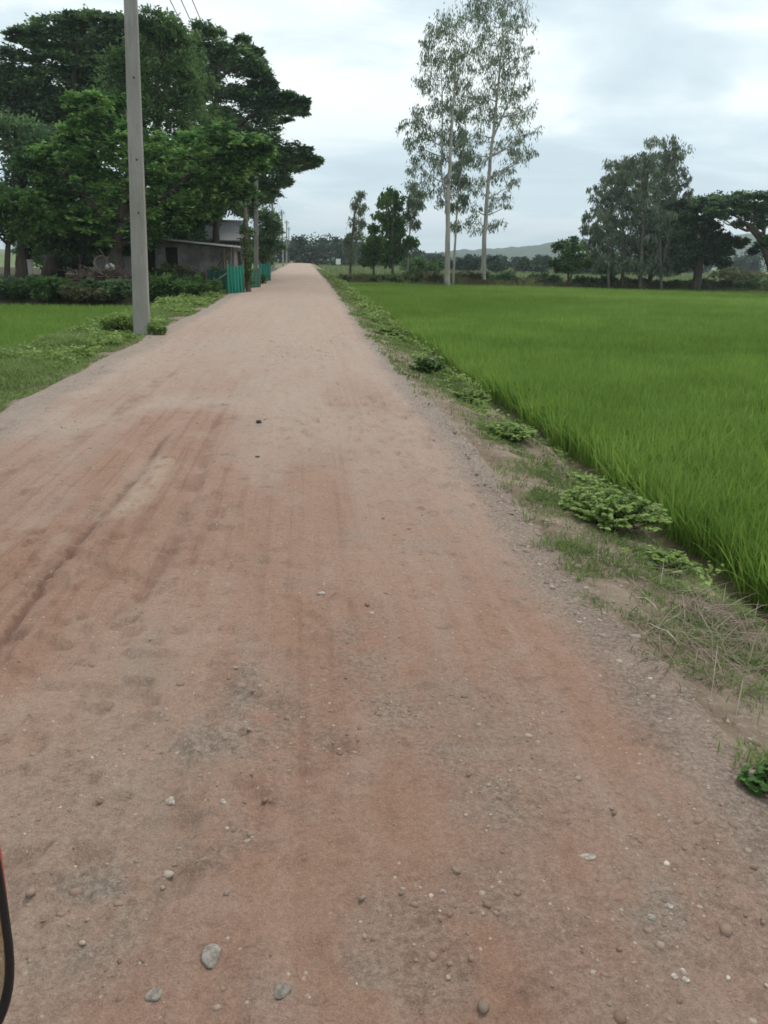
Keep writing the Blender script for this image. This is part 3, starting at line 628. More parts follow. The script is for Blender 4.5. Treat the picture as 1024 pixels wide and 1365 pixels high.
def tree(name, label, Y, trunks, clumps, leaf, barkm, foli, group=None, limbs=True, cat='tree', limb_r=.09, every=1, sag=.12, maxlimb=60):
    """trunks: list of [(x,y,z,r),...]; clumps: world (x,y,z,r)"""
    b = trunks[0][0]; root = empty(name, b[:3], label, cat, group); off = np.array(b[:3])
    mb = MB()
    for tk in trunks:
        tk = np.asarray(tk, float); n = max(8, len(tk) * 4); t = np.linspace(0, len(tk) - 1, n)
        r = np.interp(t, np.arange(len(tk)), tk[:, 3]); p = polyline(tk[:, :3], n, float(tk[0, 3]) * .12)
        if tk[0, 3] > .1: r[0] *= 1.35; r[1] *= 1.1
        mb.tube(p, r, 9)
    if limbs:
        alln = [(np.asarray(q[:3]), q[3]) for tk in trunks for q in [tuple(np.interp(s, np.arange(len(tk)), np.asarray(tk)[:, i]) for i in range(4)) for s in np.linspace(.25 * (len(tk) - 1), len(tk) - 1, 14)]]
        sel = clumps[::every]; random.shuffle(sel)
        for c in sel[:maxlimb]:
            cc = np.asarray(c[:3]); best = min(alln, key=lambda q: np.hypot(q[0][0] - cc[0], q[0][1] - cc[1]) + 1.5 * abs(q[0][2] - (cc[2] - .5 * np.hypot(q[0][0] - cc[0], q[0][1] - cc[1]))))
            if np.linalg.norm(best[0] - cc) > 4.2: continue
            limb(mb, best[0], cc, min(limb_r, best[1] * .75), .012 + .02 * limb_r, sag)
    mb.build('trunk', MAT[barkm], root, True, off)
    V, Fs, T = foliage(clumps, *foli[:4], **foli[4])
    o = mesh_np('crown', V - off, Fs, MAT[leaf], root, {'tint': T}, smooth=False)
    return root
def TP(Y, *pts): return [(*D(px, py, Y), r) for px, py, r in pts]      # trunk points by pixel at distance Y
def onground(tk, z): tk = list(tk); tk[0] = (tk[0][0], tk[0][1], z, tk[0][3]); return tk

LG = 'trees massed behind the shed on the left'
# rear rain tree reaching over the road
A = [(270, 38, 14), (288, 44, 14), (285, 62, 18), (262, 60, 16), (322, 52, 8), (340, 68, 9), (270, 72, 20), (310, 70, 22), (335, 85, 20), (345, 105, 20), (275, 105, 22), (300, 125, 26), (330, 125, 22), (352, 118, 14), (365, 130, 13), (380, 127, 10), (385, 138, 9), (396, 133, 8), (405, 134, 6), (372, 143, 9), (348, 98, 12), (358, 110, 9), (350, 150, 20), (310, 165, 26), (280, 150, 24),
     (270, 190, 28), (305, 200, 28), (335, 190, 20), (360, 186, 18), (385, 200, 18), (402, 205, 12), (413, 211, 8), (423, 213, 6), (395, 215, 9), (408, 200, 7), (375, 218, 16), (345, 225, 22), (365, 246, 13), (378, 240, 9), (320, 235, 26), (290, 240, 28), (345, 262, 14), (325, 270, 18), (372, 205, 15)]
def rt(name, label, Y, base, tops, A, dep, cop, leaf, foli, grp, r0=.45, sag=.12, limb_r=.15, bk='bark_dark', z0=-.05, sc=1.0, every=2):
    tr = []
    for path in tops:
        tk = TP(Y, base, *path); tk[0] = (tk[0][0], tk[0][1], z0, tk[0][3]); tr.append(tk)
    return tree(name, label, Y, tr, px_clumps(A, Y, dep, cop, sc), leaf, bk, foli, grp, limb_r=limb_r, sag=sag, every=every)
flatf = lambda t, l, s=.26: (t, l, s, s * .5, dict(mode='flat', flat=.46, tuft_r=.40, tj=.28))
rt('rain_tree', 'dark spreading rain tree whose layered boughs reach furthest over the road', 52, (262, 374, .5),
   [[(264, 310, .42), (272, 240, .34), (285, 160, .22), (292, 90, .1)], [(266, 300, .3), (300, 240, .22), (350, 215, .12), (400, 208, .05)], [(272, 240, .25), (310, 170, .16), (355, 140, .07)]],
   A, 9, 3, 'rain_leaf', flatf(15, 38), LG, sc=.88)
B = [(25, 48, 12), (95, 22, 12), (125, 24, 12), (155, 26, 12), (-20, 120, 30), (15, 150, 28), (50, 160, 26), (85, 150, 28), (130, 160, 26), (160, 130, 26), (20, 72, 14), (45, 42, 16), (65, 35, 18), (95, 28, 18), (120, 30, 20), (150, 32, 18), (60, 60, 16), (100, 55, 24), (140, 60, 26), (75, 75, 18), (110, 85, 26), (150, 95, 28), (70, 100, 22), (20, 90, 26), (-15, 85, 26), (45, 110, 24), (5, 120, 28), (100, 125, 28), (60, 140, 28), (165, 50, 20), (-40, 110, 30), (180, 40, 18)]
rt('rain_tree', 'dark flat topped rain tree standing against the sky left of the nearest pole', 50, (70, 370, .5),
   [[(75, 300, .42), (85, 200, .3), (100, 110, .18), (105, 50, .08)], [(75, 290, .3), (40, 200, .2), (10, 110, .08)], [(80, 230, .25), (130, 130, .15), (160, 60, .06)]],
   B, 9, 4, 'rear_leaf', flatf(16, 38, .27), LG)
Cc = [(185, 40, 18), (200, 30, 14), (222, 32, 14), (236, 48, 12), (205, 42, 20), (225, 48, 18), (240, 62, 14), (195, 70, 26), (225, 80, 22), (245, 90, 16), (170, 75, 22), (150, 95, 20), (205, 105, 28), (240, 115, 22), (255, 130, 18), (165, 115, 26), (195, 140, 30), (235, 150, 26), (150, 140, 22), (260, 160, 18), (215, 175, 28)]
rt('feathery_tree', 'tall mid green feathery tree rising straight behind the nearest pole', 42, (205, 375, .35),
   [[(207, 300, .3), (208, 200, .22), (212, 110, .12), (212, 50, .05)], [(207, 220, .2), (180, 140, .1), (165, 90, .04)]],
   Cc, 6, 3, 'feather_leaf', (17, 34, .22, .085, dict(mode='random', flat=.8, tuft_r=.34, tj=.3)), LG)
Dd = [(105, 135, 15), (130, 130, 16), (118, 155, 18), (140, 165, 22), (100, 175, 18), (80, 190, 18), (55, 205, 16), (38, 218, 12), (60, 228, 20), (95, 215, 24), (130, 200, 26), (165, 185, 22), (195, 190, 24), (165, 215, 28), (120, 240, 28), (80, 250, 20), (60, 262, 14),
      (200, 225, 28), (235, 205, 24), (265, 190, 20), (295, 178, 18), (320, 185, 18), (340, 190, 14), (352, 197, 9), (310, 205, 20), (275, 220, 26), (245, 240, 28), (205, 255, 28), (160, 255, 26), (130, 275, 22), (300, 232, 22), (325, 222, 14), (340, 212, 10), (280, 255, 20), (240, 275, 22), (195, 285, 22), (265, 250, 8), (150, 295, 16), (225, 300, 16), (100, 285, 14), (310, 250, 12), (60, 285, 18), (85, 300, 16), (120, 300, 20), (170, 305, 18), (200, 296, 14), (235, 290, 12), (140, 318, 14), (185, 320, 10), (265, 275, 14)]
rt('broadleaf_tree', 'bright green broadleaf tree spreading low in front of the darker trees behind the nearest pole', 35, (150, 378, .3),
   [[(155, 330, .26), (165, 270, .2), (175, 220, .1), (180, 195, .05)], [(160, 300, .2), (220, 260, .14), (280, 215, .07), (325, 195, .03)], [(158, 310, .2), (110, 260, .13), (70, 225, .05)]],
   Dd, 6, 3, 'broad_leaf', (15, 30, .23, .125, dict(mode='flat', flat=.6, tuft_r=.34, tj=.36)), LG)
Ee = [(10, 170, 26), (40, 175, 24), (-20, 190, 30), (20, 210, 28), (-20, 240, 30), (30, 245, 26), (60, 290, 24), (10, 285, 26), (95, 305, 22), (130, 315, 20), (-40, 280, 30), (30, 320, 18), (75, 325, 16)]
rt('shade_tree', 'very dark tree filling the left edge of the picture below the rain trees', 40, (30, 372, .35),
   [[(32, 320, .3), (25, 240, .2), (20, 175, .08)], [(30, 300, .2), (80, 300, .1)]], Ee, 6, 3, 'rear_leaf', (15, 36, .24, .12, dict(mode='random', flat=.7, tuft_r=.42)), LG)
rt('young_tree', 'small olive green tree at the left edge hanging low over the hedge', 33, (8, 374, .12),
   [[(10, 330, .1), (15, 285, .06), (20, 265, .03)]], [(15, 262, 14), (35, 270, 14), (5, 282, 18), (30, 292, 16), (-20, 275, 22), (50, 285, 10), (10, 305, 16), (35, 312, 10), (-15, 310, 18)], 4, 2, 'bush_leaf', (14, 30, .2, .1, dict(mode='random', flat=.7)), LG)
for i, (px, pw) in enumerate(((238, 26), (285, 24), (110, 30))):
    rt('shade_tree', ('dark understorey tree behind the bright broadleaf tree and the shed roof', 'dark understorey tree over the main house roof', 'dark understorey tree left of the nearest pole behind the brush pile')[i], 44 + 2 * i, (px, 372, .25),
       [[(px + 2, 320, .2), (px + 6, 260, .12), (px + 4, 230, .05)]], [(px - 20, 250, pw), (px + 20, 255, pw), (px, 225, pw), (px - 30, 280 - 12 * (i == 1), pw - 2), (px + 26, 278 - 18 * (i == 1), pw - 6)] + ([(px, 290, pw - 6)] if i != 1 else []) + ([(px - 10, 315, 18), (px + 15, 310, 14)] if i != 1 else []), 6, 3, 'rear_leaf', (14, 34, .24, .12, dict(mode='random', flat=.7, tuft_r=.42)), LG)
rt('roadside_tree', 'narrow dark tree beside the second pole at the end of the tree mass', 66, (352, 362, .2), [[(352, 330, .16), (355, 300, .1), (356, 275, .04)]],
   [(345, 285, 13), (358, 292, 11), (350, 305, 14), (365, 312, 11), (352, 325, 14), (368, 330, 9), (342, 320, 12), (356, 342, 10), (340, 340, 10), (366, 300, 7)], 5, 2, 'rear_leaf', (14, 26, .26, .13, dict(mode='random', flat=.8)), None)

# ---- trees on the right
def euca(label, Y, trunks, A, dep, leaf='euca_leaf', tufts=16, leaves=11, z0=-.4, grp='tall slender gum trees', cop=3, ll=.34, lw=.085, bk='bark_pale', lr=.06, every=1, name='gum_tree', sc=1.0, maxlimb=60):
    tr = []
    for k, path in enumerate(trunks):
        tk = TP(Y, *path)
        if k == 0 or path[0][1] > 340: tk[0] = (tk[0][0], tk[0][1], z0, tk[0][3])
        tr.append(tk)
    return tree(name, label, Y, tr, px_clumps(A, Y, dep, cop, sc), leaf, bk, (tufts, leaves, ll, lw, dict(mode='droop', flat=1.0, tuft_r=.36, tj=.24, shell=.5)), grp, limb_r=lr, sag=-.04, every=every, maxlimb=maxlimb)
E1 = [(590, 30, 16), (610, 22, 14), (600, 55, 20), (580, 75, 14), (620, 65, 18), (575, 105, 14), (600, 100, 18), (620, 110, 16), (590, 135, 18), (615, 145, 16), (568, 145, 13), (557, 165, 13), (575, 175, 16), (600, 175, 18), (548, 190, 9), (620, 185, 14), (565, 205, 14), (590, 210, 15), (610, 215, 13), (553, 222, 8),
      (575, 235, 11), (600, 240, 13), (585, 255, 9), (596, 268, 9), (615, 250, 9), (580, 45, 10), (540, 163, 6), (603, 80, 14)]
euca('tall gum tree with the whitest trunk, left of the tall pair', 59, [[(597, 378, .21), (596, 330, .19), (598, 250, .14), (602, 180, .1), (607, 100, .06), (610, 30, .02)], [(597, 280, .09), (588, 230, .07), (590, 150, .05), (588, 60, .015)]], E1, 3.4, tufts=9, leaves=17, ll=.28, lw=.065, cop=3, every=3)
E2 = [(640, 12, 16), (665, 5, 18), (690, 8, 16), (700, 30, 14), (650, 35, 18), (680, 35, 20), (640, 55, 16), (665, 65, 18), (690, 60, 16), (705, 65, 9), (645, 85, 18), (675, 90, 20), (695, 90, 12), (655, 115, 18), (680, 118, 14), (640, 125, 15), (645, 150, 16), (690, 130, 12), (705, 115, 9), (695, 155, 16), (710, 145, 10), (712, 175, 9), (665, 150, 12), (640, 180, 14), (690, 185, 14), (670, 190, 9), (700, 205, 13), (712, 200, 8), (645, 215, 12), (680, 222, 12), (660, 240, 12), (690, 240, 9), (630, 205, 12), (640, 250, 10),
      (672, 262, 10), (655, 275, 8), (680, 272, 5), (635, 290, 9), (627, 275, 8), (660, 300, 8), (672, 296, 6), (640, 306, 6), (665, -20, 18), (690, -15, 16), (640, -10, 14)]
euca('tallest gum tree with a grey trunk, right of the tall pair, its top cut off', 64, [[(645, 368, .2), (645, 330, .18), (648, 280, .15), (655, 200, .12), (662, 130, .09), (670, 60, .06), (674, -20, .02)], [(655, 190, .08), (685, 120, .05), (697, 40, .015)]], E2, 3.6, tufts=9, leaves=17, ll=.28, lw=.065, cop=3, every=3)
euca('thin young gum tree standing close against the whitest trunk', 60.5, [[(604, 377, .09), (607, 320, .08), (612, 250, .06), (620, 180, .035), (622, 140, .015)]], [(620, 150, 10), (616, 180, 11), (624, 205, 10), (612, 235, 10), (620, 265, 9), (604, 270, 8), (612, 300, 7), (624, 240, 8)], 2.2, tufts=12, leaves=9, lr=.03)
# young trees left of the pair
g2 = 'young trees beyond the far corner of the paddy'
euca('thin leaning young tree, leftmost beyond the paddy corner, with bare left side', 72, [[(467, 358, .12), (468, 330, .11), (472, 290, .08), (479, 255, .03)]], [(481, 258, 7), (476, 272, 8), (484, 278, 7), (472, 295, 8), (485, 295, 6), (469, 312, 7), (479, 310, 6), (466, 328, 7), (469, 343, 7), (463, 320, 5)], 2, 'euca_dark', 9, 9, grp=g2, bk='bark_mid', lr=.03, name='young_tree')
euca('young tree with a dark pointed crown, middle of the three beyond the paddy corner', 66, [[(524, 362, .12), (523, 320, .1), (524, 275, .06), (526, 255, .02)]], [(525, 258, 9), (516, 268, 9), (532, 270, 9), (522, 285, 12), (508, 285, 7), (535, 292, 8), (520, 305, 12), (528, 320, 13), (545, 322, 8), (516, 328, 12), (553, 321, 6), (535, 335, 9), (522, 345, 9), (536, 306, 8)], 3, 'bush_leaf', 13, 14, grp=g2, bk='bark_mid', lr=.04, name='young_tree', ll=.3, lw=.13)
euca('slender pale young tree leaning right beside the dark pointed one', 68, [[(543, 361, .08), (545, 330, .07), (548, 290, .05), (553, 245, .02)]], [(553, 248, 9), (560, 258, 8), (548, 266, 8), (556, 275, 9), (546, 288, 8), (553, 298, 7), (562, 270, 5)], 2, 'euca_leaf', 12, 10, grp=g2, lr=.03, name='young_tree')
rt('bushy_tree', 'low green conical tree left of the dark pointed young tree', 64, (498, 361, .08), [[(499, 340, .07), (500, 315, .04), (500, 305, .02)]], [(500, 306, 6), (497, 318, 9), (505, 322, 8), (492, 332, 9), (506, 336, 10), (498, 345, 10), (490, 347, 6)], 3, 2, 'bush_leaf', (14, 18, .26, .13, dict(mode='random', flat=.8)), None, z0=-.4)
rt('bushy_tree', 'small fresh green tree standing alone between the tall gums and the gum cluster', 60, (758, 370, .09), [[(759, 345, .08), (764, 325, .04)], [(766, 350, .05), (772, 335, .03)]], [(765, 322, 8), (757, 332, 9), (772, 334, 8), (762, 345, 10), (778, 345, 9), (752, 350, 7), (758, 358, 6), (783, 352, 7)], 2.5, 2, 'bush_leaf', (14, 18, .24, .12, dict(mode='random', flat=.8)), None, z0=-.4)
# gum cluster
g3 = 'gum trees clustered at the right'
euca('highest gum of the right cluster, its top standing clear at the right side', 64, [[(868, 366, .17), (872, 320, .15), (880, 260, .11), (893, 210, .06), (900, 182, .02)]], [(898, 188, 10), (908, 200, 11), (890, 203, 11), (902, 218, 12), (885, 222, 12), (912, 228, 8), (895, 240, 11), (878, 240, 12), (910, 250, 9), (918, 240, 6), (890, 262, 12), (915, 268, 10), (905, 282, 12), (880, 285, 14), (920, 255, 5)], 4, 'euca_dark', 16, 13, grp=g3, bk='bark_mid')
euca('gum of the right cluster with a rounded top left of the highest one', 62, [[(855, 368, .15), (856, 320, .13), (860, 260, .09), (866, 215, .03)]], [(866, 212, 10), (856, 222, 11), (872, 228, 11), (845, 235, 11), (862, 245, 14), (848, 258, 12), (872, 262, 13), (856, 275, 14), (846, 295, 13), (868, 295, 14), (860, 318, 13), (875, 330, 12)], 4, 'euca_dark', 16, 13, grp=g3, bk='bark_mid')
euca('feathery leaning gum at the left of the right cluster', 63, [[(832, 367, .13), (831, 320, .11), (830, 270, .08), (836, 220, .02)]], [(836, 218, 8), (845, 212, 6), (828, 232, 9), (840, 238, 10), (822, 252, 9), (835, 262, 12), (818, 275, 10), (832, 290, 12), (845, 310, 12), (826, 315, 12), (838, 335, 11), (806, 248, 4), (812, 262, 6)], 3.5, 'euca_dark', 16, 12, grp=g3, bk='bark_mid')
euca('short bushy gum forming the lower left skirt of the right cluster', 61, [[(813, 368, .1), (811, 335, .08), (808, 300, .05), (806, 280, .02)]], [(806, 284, 9), (798, 300, 8), (812, 305, 12), (795, 306, 5), (806, 322, 11), (818, 335, 12), (808, 345, 9), (822, 352, 10), (835, 352, 11), (848, 350, 11), (860, 355, 9)], 3, 'euca_dark', 15, 14, grp=g3, bk='bark_mid')
euca('pale double trunked gum in front of the right cluster', 61.5, [[(884, 369, .12), (880, 330, .1), (877, 290, .07), (875, 270, .03)], [(884, 355, .08), (890, 310, .06), (893, 280, .02)]], [(876, 282, 10), (892, 290, 10), (885, 305, 12), (900, 312, 11), (874, 318, 8), (894, 335, 12), (872, 345, 10), (905, 345, 12), (888, 354, 10), (872, 357, 9), (900, 358, 9), (912, 350, 9)], 3, 'euca_dark', 15, 14, grp=g3, bk='bark_mid')
rt('dense_tree', 'broad nearly black dense tree right of the gum cluster', 61, (930, 370, .35), [[(932, 345, .3), (936, 310, .2), (940, 275, .06)], [(934, 330, .2), (965, 305, .1)]],
   [(935, 272, 10), (922, 285, 12), (945, 285, 14), (932, 300, 16), (915, 310, 15), (948, 305, 13), (925, 325, 18), (945, 325, 18), (908, 335, 15), (968, 318, 9), (978, 322, 7), (965, 332, 9), (930, 345, 16), (910, 352, 13), (950, 345, 12), (965, 350, 8)], 6, 3, 'black_leaf', (16, 36, .26, .14, dict(mode='random', flat=.8, tuft_r=.42)), None, z0=-.4)
rt('rain_tree', 'dark umbrella shaped rain tree cut by the right edge of the picture', 58, (1046, 372, .42), [[(1040, 345, .36), (1022, 322, .24), (1000, 302, .13), (975, 285, .05)], [(1024, 325, .2), (1010, 296, .12), (1005, 268, .04)], [(1044, 350, .3), (1060, 310, .2), (1080, 270, .06)], [(1010, 310, .14), (985, 304, .08), (965, 296, .03)]],
   [(948, 282, 9), (960, 274, 12), (978, 266, 13), (995, 262, 14), (1012, 262, 14), (1030, 262, 16), (985, 276, 12), (1005, 276, 12), (965, 288, 9), (1024, 278, 14), (1050, 262, 18), (1075, 265, 18), (1050, 285, 16), (1095, 275, 18), (1016, 297, 8), (1022, 318, 9), (1015, 328, 8), (1035, 335, 10), (1080, 300, 16)], 7, 3, 'rain_leaf', flatf(15, 34, .26), None, z0=-.4, limb_r=.1, sag=.05)

# ---- bushes
def bush(label, px, py, Y, w, h, leaf='bush_leaf', z=None, name='bush', grp=None, n=(22, 26), ls=.14, cat='bush'):
    q = D(px, py, Y); z0 = float(height(q[0], Y)) if z is None else z
    root = empty(name, (q[0], Y, z0), label, cat, grp)
    cl = [(random.uniform(-.5, .5) * w, random.uniform(-.4, .4) * w, h * random.uniform(.3, .68), h * random.uniform(.3, .42)) for _ in range(max(5, int(5 + 3 * w / h)))]
    mb = MB()
    for c in cl: limb(mb, (random.uniform(-.1, .1) * w, 0, -.05), (c[0], c[1], c[2]), .02, .006, .05)
    mb.build('stem', MAT['twig'], root, True)
    V, Fs, T = foliage(cl, n[0], n[1], ls, ls * .5, mode='random', flat=.75)
    V[:, 2] = np.maximum(V[:, 2], .01)
    mesh_np('foliage', V, Fs, MAT[leaf], root, {'tint': T}, smooth=False)
    return root
hg = 'bushes along the edge of the yard on the left'
yz = lambda px, Y: float(yard_z(D(px, 380, Y)[0], Y))
bush('fresh dark green bush just right of the nearest pole in front of the shed', 235, 395, 31.5, 2.0, .95, z=-.1, grp=hg)
bush('dark green bush between the nearest pole and the green netting', 268, 385, 33.5, 1.3, .85, z=-.05, grp=hg)
bush('dark shrub left of the nearest pole at the edge of the small paddy', 150, 395, 31.2, 1.6, .8, 'rear_leaf', z=-.15, grp=hg)
bush('dull low shrub below the brush pile', 110, 398, 30.9, 1.7, .55, 'scrub_leaf', z=-.2, grp=hg)
bush('green shrub under the low olive tree', 55, 395, 31.0, 1.7, .9, 'bush_leaf', z=-.2, grp=hg)
bush('dark shrub at the very left end of the hedge', 8, 392, 31.2, 2.0, .85, 'rear_leaf', z=-.2, grp=hg)
bush('dark shrub hiding the foot of the shed wall beside its door', 292, 368, 37.5, 1.3, 1.1, 'rear_leaf', z=-.05, grp=hg)
bush('brownish dry bush against the shed wall', 255, 372, 38.2, 1.5, 1.25, 'scrub_leaf', z=-.05, grp=hg)
bush('bushy weeds growing round the foot of the nearest pole on its left', 165, 432, 17.2, .75, .36, 'weed_leaf', grp=None, n=(18, 20), ls=.08)
bush('small weed clump just right of the foot of the nearest pole', 208, 440, 16.6, .35, .22, 'weed_leaf', grp=None, n=(14, 16), ls=.07)
bush('leafy roadside weeds at the foot of the second pole', 340, 380, 47, 1.2, .6, 'bush_leaf', grp=None, n=(16, 18), ls=.14)
for i, (px, w, h) in enumerate(((75, 4.2, 2.6), (120, 4.2, 3.0), (165, 4.0, 3.2), (205, 4.0, 3.0), (245, 4.0, 2.8))):
    bush(('dark tall bush at the back of the yard behind the left trunks', 'dark tall bush at the back of the yard left of the brush pile', 'dark tall bush at the back of the yard behind the pale wall', 'dark tall bush behind the left end of the shed', 'dark tall bush behind the middle of the shed')[i], px, 370, 55 + i % 2, w, h, 'rear_leaf', z=-.1, grp='dark bushes at the back of the yard', n=(20, 22), ls=.28)
bush('leafy shrub standing before the door in the left half of the shed front', 222, 372, 38.6, 1.3, 1.2, 'bush_leaf', z=-.05, grp=hg, n=(22, 26), ls=.18)
bg_ = 'bushes along the bund at the far side of the paddy'
for px, w, h, lf, lab in ((480, 3.0, .9, 'scrub_leaf', 'brown scrub at the left end of the bund below the leftmost young tree'), (530, 3.5, .8, 'bush_leaf', 'green scrub on the bund below the pointed young tree'), (565, 2.6, 1.1, 'scrub_leaf', 'brown scrub on the bund just left of the whitest trunk'),
                      (622, 2.2, 1.0, 'scrub_leaf', 'scrub on the bund between the two tallest gums'), (660, 2.4, 1.3, 'rear_leaf', 'dark bush on the bund just right of the foot of the tallest gum'), (700, 2.6, .9, 'scrub_leaf', 'brown scrub on the bund between the tallest gum and the lone green tree'),
                      (727, 1.8, 1.2, 'rear_leaf', 'small dark bush on the bund left of the lone green tree'), (785, 2.8, 1.1, 'bush_leaf', 'green scrub on the bund right of the lone green tree'), (828, 2.6, 1.0, 'scrub_leaf', 'dull scrub on the bund below the feathery gum'),
                      (905, 3.0, .9, 'bush_leaf', 'yellow green scrub on the bund below the nearly black tree'), (958, 3.2, 1.0, 'scrub_leaf', 'brown scrub on the bund right of the nearly black tree'), (1010, 2.2, 1.3, 'rear_leaf', 'dark bush on the bund at the right edge of the picture')):
    Yb = 63.3 + random.uniform(-.8, .8); q = D(px, 372, Yb)
    bush(lab, px, 372, Yb + .6, w * 1.1, h * .8, lf, z=float(bund_z(q[0], Yb)) - .08, grp=bg_, n=(16, 16), ls=.22)
bush('pale green tall scrub in the pasture behind the right end of the bund', 990, 358, 80, 5, 2.4, 'scrub_leaf', z=-.5, n=(18, 18), ls=.3)
bush('mid green rounded scrub in the pasture behind the tall gums', 560, 358, 95, 6, 2.6, 'bush_leaf', z=-.5, n=(18, 18), ls=.36)
# dead stump with a sprout at far right
mb = MB(); q = D(944 + 55, 362, 66); mb.tube([(0, 0, -.1), (.05, 0, .7), (.2, 0, 1.5)], [.14, .11, .05], 7); mb.tube([(.04, 0, .6), (-.25, 0, 1.1)], [.07, .02], 6)
o = mb.build('tree_stump', MAT['bark_dark'], None, True); o.location = (q[0], 66, -.45); tag(o, 'dark forked dead stump behind the bund near the right edge', 'stump')

# ---- far woods, hills
cl = []
def wood(x0, x1, Y, h0, h1, step, depth):
    x = x0
    while x < x1:
        h = h0 + (h1 - h0) * fbm(x * .04, Y * .1, 75, 3) * random.uniform(.6, 1.2); y = Y + random.uniform(-.5, .5) * depth
        for k in range(3): cl.append((x + random.uniform(-1, 1), y + random.uniform(-2, 2), -.5 + h * (.25 + .27 * k), h * random.uniform(.26, .36)))
        x += step * random.uniform(.6, 1.4)
wood(-25, 26, 205, 4.5, 7.5, 1.7, 40); wood(14, 70, 250, 2, 5, 2.0, 40); wood(60, 150, 230, 2.2, 5, 2.4, 50); wood(130, 260, 260, 4, 9, 3, 60); wood(-130, -20, 240, 5, 10, 3, 40); wood(24, 60, 150, 1, 3.2, 1.8, 20)
V, Fs, T = foliage(cl, 12, 20, .6, .45, mode='random', flat=.9, tuft_r=.5)
o = mesh_np('far_woods', V, Fs, leaf_mat('far woods leaves', (.02, .04, .024), (.035, .065, .034), (.07, .11, .05), .15), attrs={'tint': T}, smooth=False)
tag(o, 'dark green belt of far trees closing the view behind the pasture and the road', 'woods', kind='stuff')
def hill(name, px_prof, Y, dep, seed, mat):
    xs = [D(px, py, Y)[0] for px, py in px_prof]; zs = [D(px, py, Y)[2] for px, py in px_prof]
    X = np.linspace(min(xs), max(xs), 260); prof = np.interp(X, xs, zs)
    V = []; k = 26
    for j in range(k):
        v = j / (k - 1); z = -1 + (prof + 1) * np.sin(pi * v) ** .8; y = Y - dep / 2 + dep * v
        z = z + np.sin(pi * v) * ((fbm(X * .02, np.full(X.shape, y * .02), seed, 4) - .5) * 7 + (fbm(X * .12, np.full(X.shape, y * .12), seed + 9, 2) - .5) * 5)
        V.append(np.stack([X, np.full(X.shape, y), z], -1))
    idx = np.arange(k * 260).reshape(k, 260)
    mesh_np(name, np.concatenate(V), [np.stack([idx[:-1, :-1], idx[:-1, 1:], idx[1:, 1:], idx[1:, :-1]], -1).reshape(-1, 4)], mat, kind='structure')
MAT['hill'] = plain('wooded hillside', (.02, .04, .026), (.06, .095, .045), .05, .95, .05)
hill('hills', [(200, 342), (330, 338), (400, 326), (430, 321), (455, 320), (480, 328), (560, 338), (700, 345)], 950, 300, 3, MAT['hill'])
hill('hills', [(470, 346), (560, 340), (620, 334), (680, 330), (715, 327), (745, 322), (790, 320), (840, 318), (900, 330), (940, 330), (985, 314), (1010, 318), (1060, 335), (1150, 320), (1250, 345)], 1250, 400, 17, MAT['hill'])

# ------------------------------------------------------------------ concrete power poles and wires
m = M3('weathered concrete'); n1 = m.noise(1.2, 6, .6, (1, 1, .5)); n2 = m.noise(30, 5, .7)
c = m.mix(m.step(n1, .35, .65), (.255, .24, .215), (.34, .325, .30)); c = m.mix(m.math('MULTIPLY', m.step(n2, .5, .75), .35), c, (.2, .185, .165)); c = m.mix(m.math('MULTIPLY', m.step(m.noise(2.2, 6, .7, (9, 9, .5), .2), .5, .68), .5), c, (.17, .155, .135))
MAT['concrete'] = m.finish(c, .9, .15, normal=m.bump(n2, .35, .01))
MAT['steel'] = plain('galvanised steel', (.25, .26, .27), (.4, .41, .42), 8, .5, .4, .6)
MAT['dark'] = plain('painted hole shade', (.015, .014, .013), (.03, .027, .024), 10, .9, .1)  # near-black colour stands for the shade inside bolt holes and the window
MAT['porcelain'] = plain('brown porcelain', (.12, .06, .035), (.2, .1, .06), 6, .3, .5)
MAT['wire'] = plain('black cable', (.02, .02, .022), (.05, .05, .05), 6, .6, .2)
PH = 8.0
def pole_tree():
    root = bpy.data.objects.new('power_pole', None); COL.objects.link(root); root.empty_display_size = .2
    mb = MB(); rings = []
    for z, w, d in ((-.5, .31, .24), (0, .305, .235), (PH, .19, .16)):
        x, y, b = w / 2, d / 2, .022; rings.append([(-x + b, -y, z), (x - b, -y, z), (x, -y + b, z), (x, y - b, z), (x - b, y, z), (-x + b, y, z), (-x, y - b, z), (-x, -y + b, z)])
    mb.loft(rings); shaft = mb.build('shaft', MAT['concrete'], root)
    for z in (2.35, 3.3, 4.7, 6.0): hb = MB(); hb.tube([(.03, -.1175 + .0039 * z - .004, z), (.03, -.06, z)], .017, 8); hb.build('bolt_hole', MAT['dark'], root)
    ca = MB(); ca.box((.02, -.14, PH - .45), (.95, .09, .11), bev=.012); ca.build('crossarm', MAT['concrete'], root)
    br = MB(); br.tube([(.0, -.105, PH - .9), (.36, -.12, PH - .52)], .016, 6); br.build('brace', MAT['steel'], root)
    for ix in (-.26, .02, .30):
        ib = MB(); ib.tube([(ix, -.14, PH - .39), (ix, -.14, PH - .34), (ix, -.14, PH - .33), (ix, -.14, PH - .26), (ix, -.14, PH - .255), (ix, -.14, PH - .2)], [.015, .015, .055, .05, .032, .03], 8); ib.build('insulator', MAT['porcelain'], root)
    return root
def copy_tree(o, parent=None):
    c = o.copy(); COL.objects.link(c)
    if parent is not None: c.parent = parent
    for ch in list(o.children): copy_tree(ch, c)
    return c
pp = [(-3.30, 16.7, (.28, .0)), (-3.0, 51.5, (.25, 0)), (-3.15, 86, (0, 0)), (-3.1, 124, (-.1, 0)), (-3.3, 160, (.1, 0)), (-3.5, 198, (0, 0))]
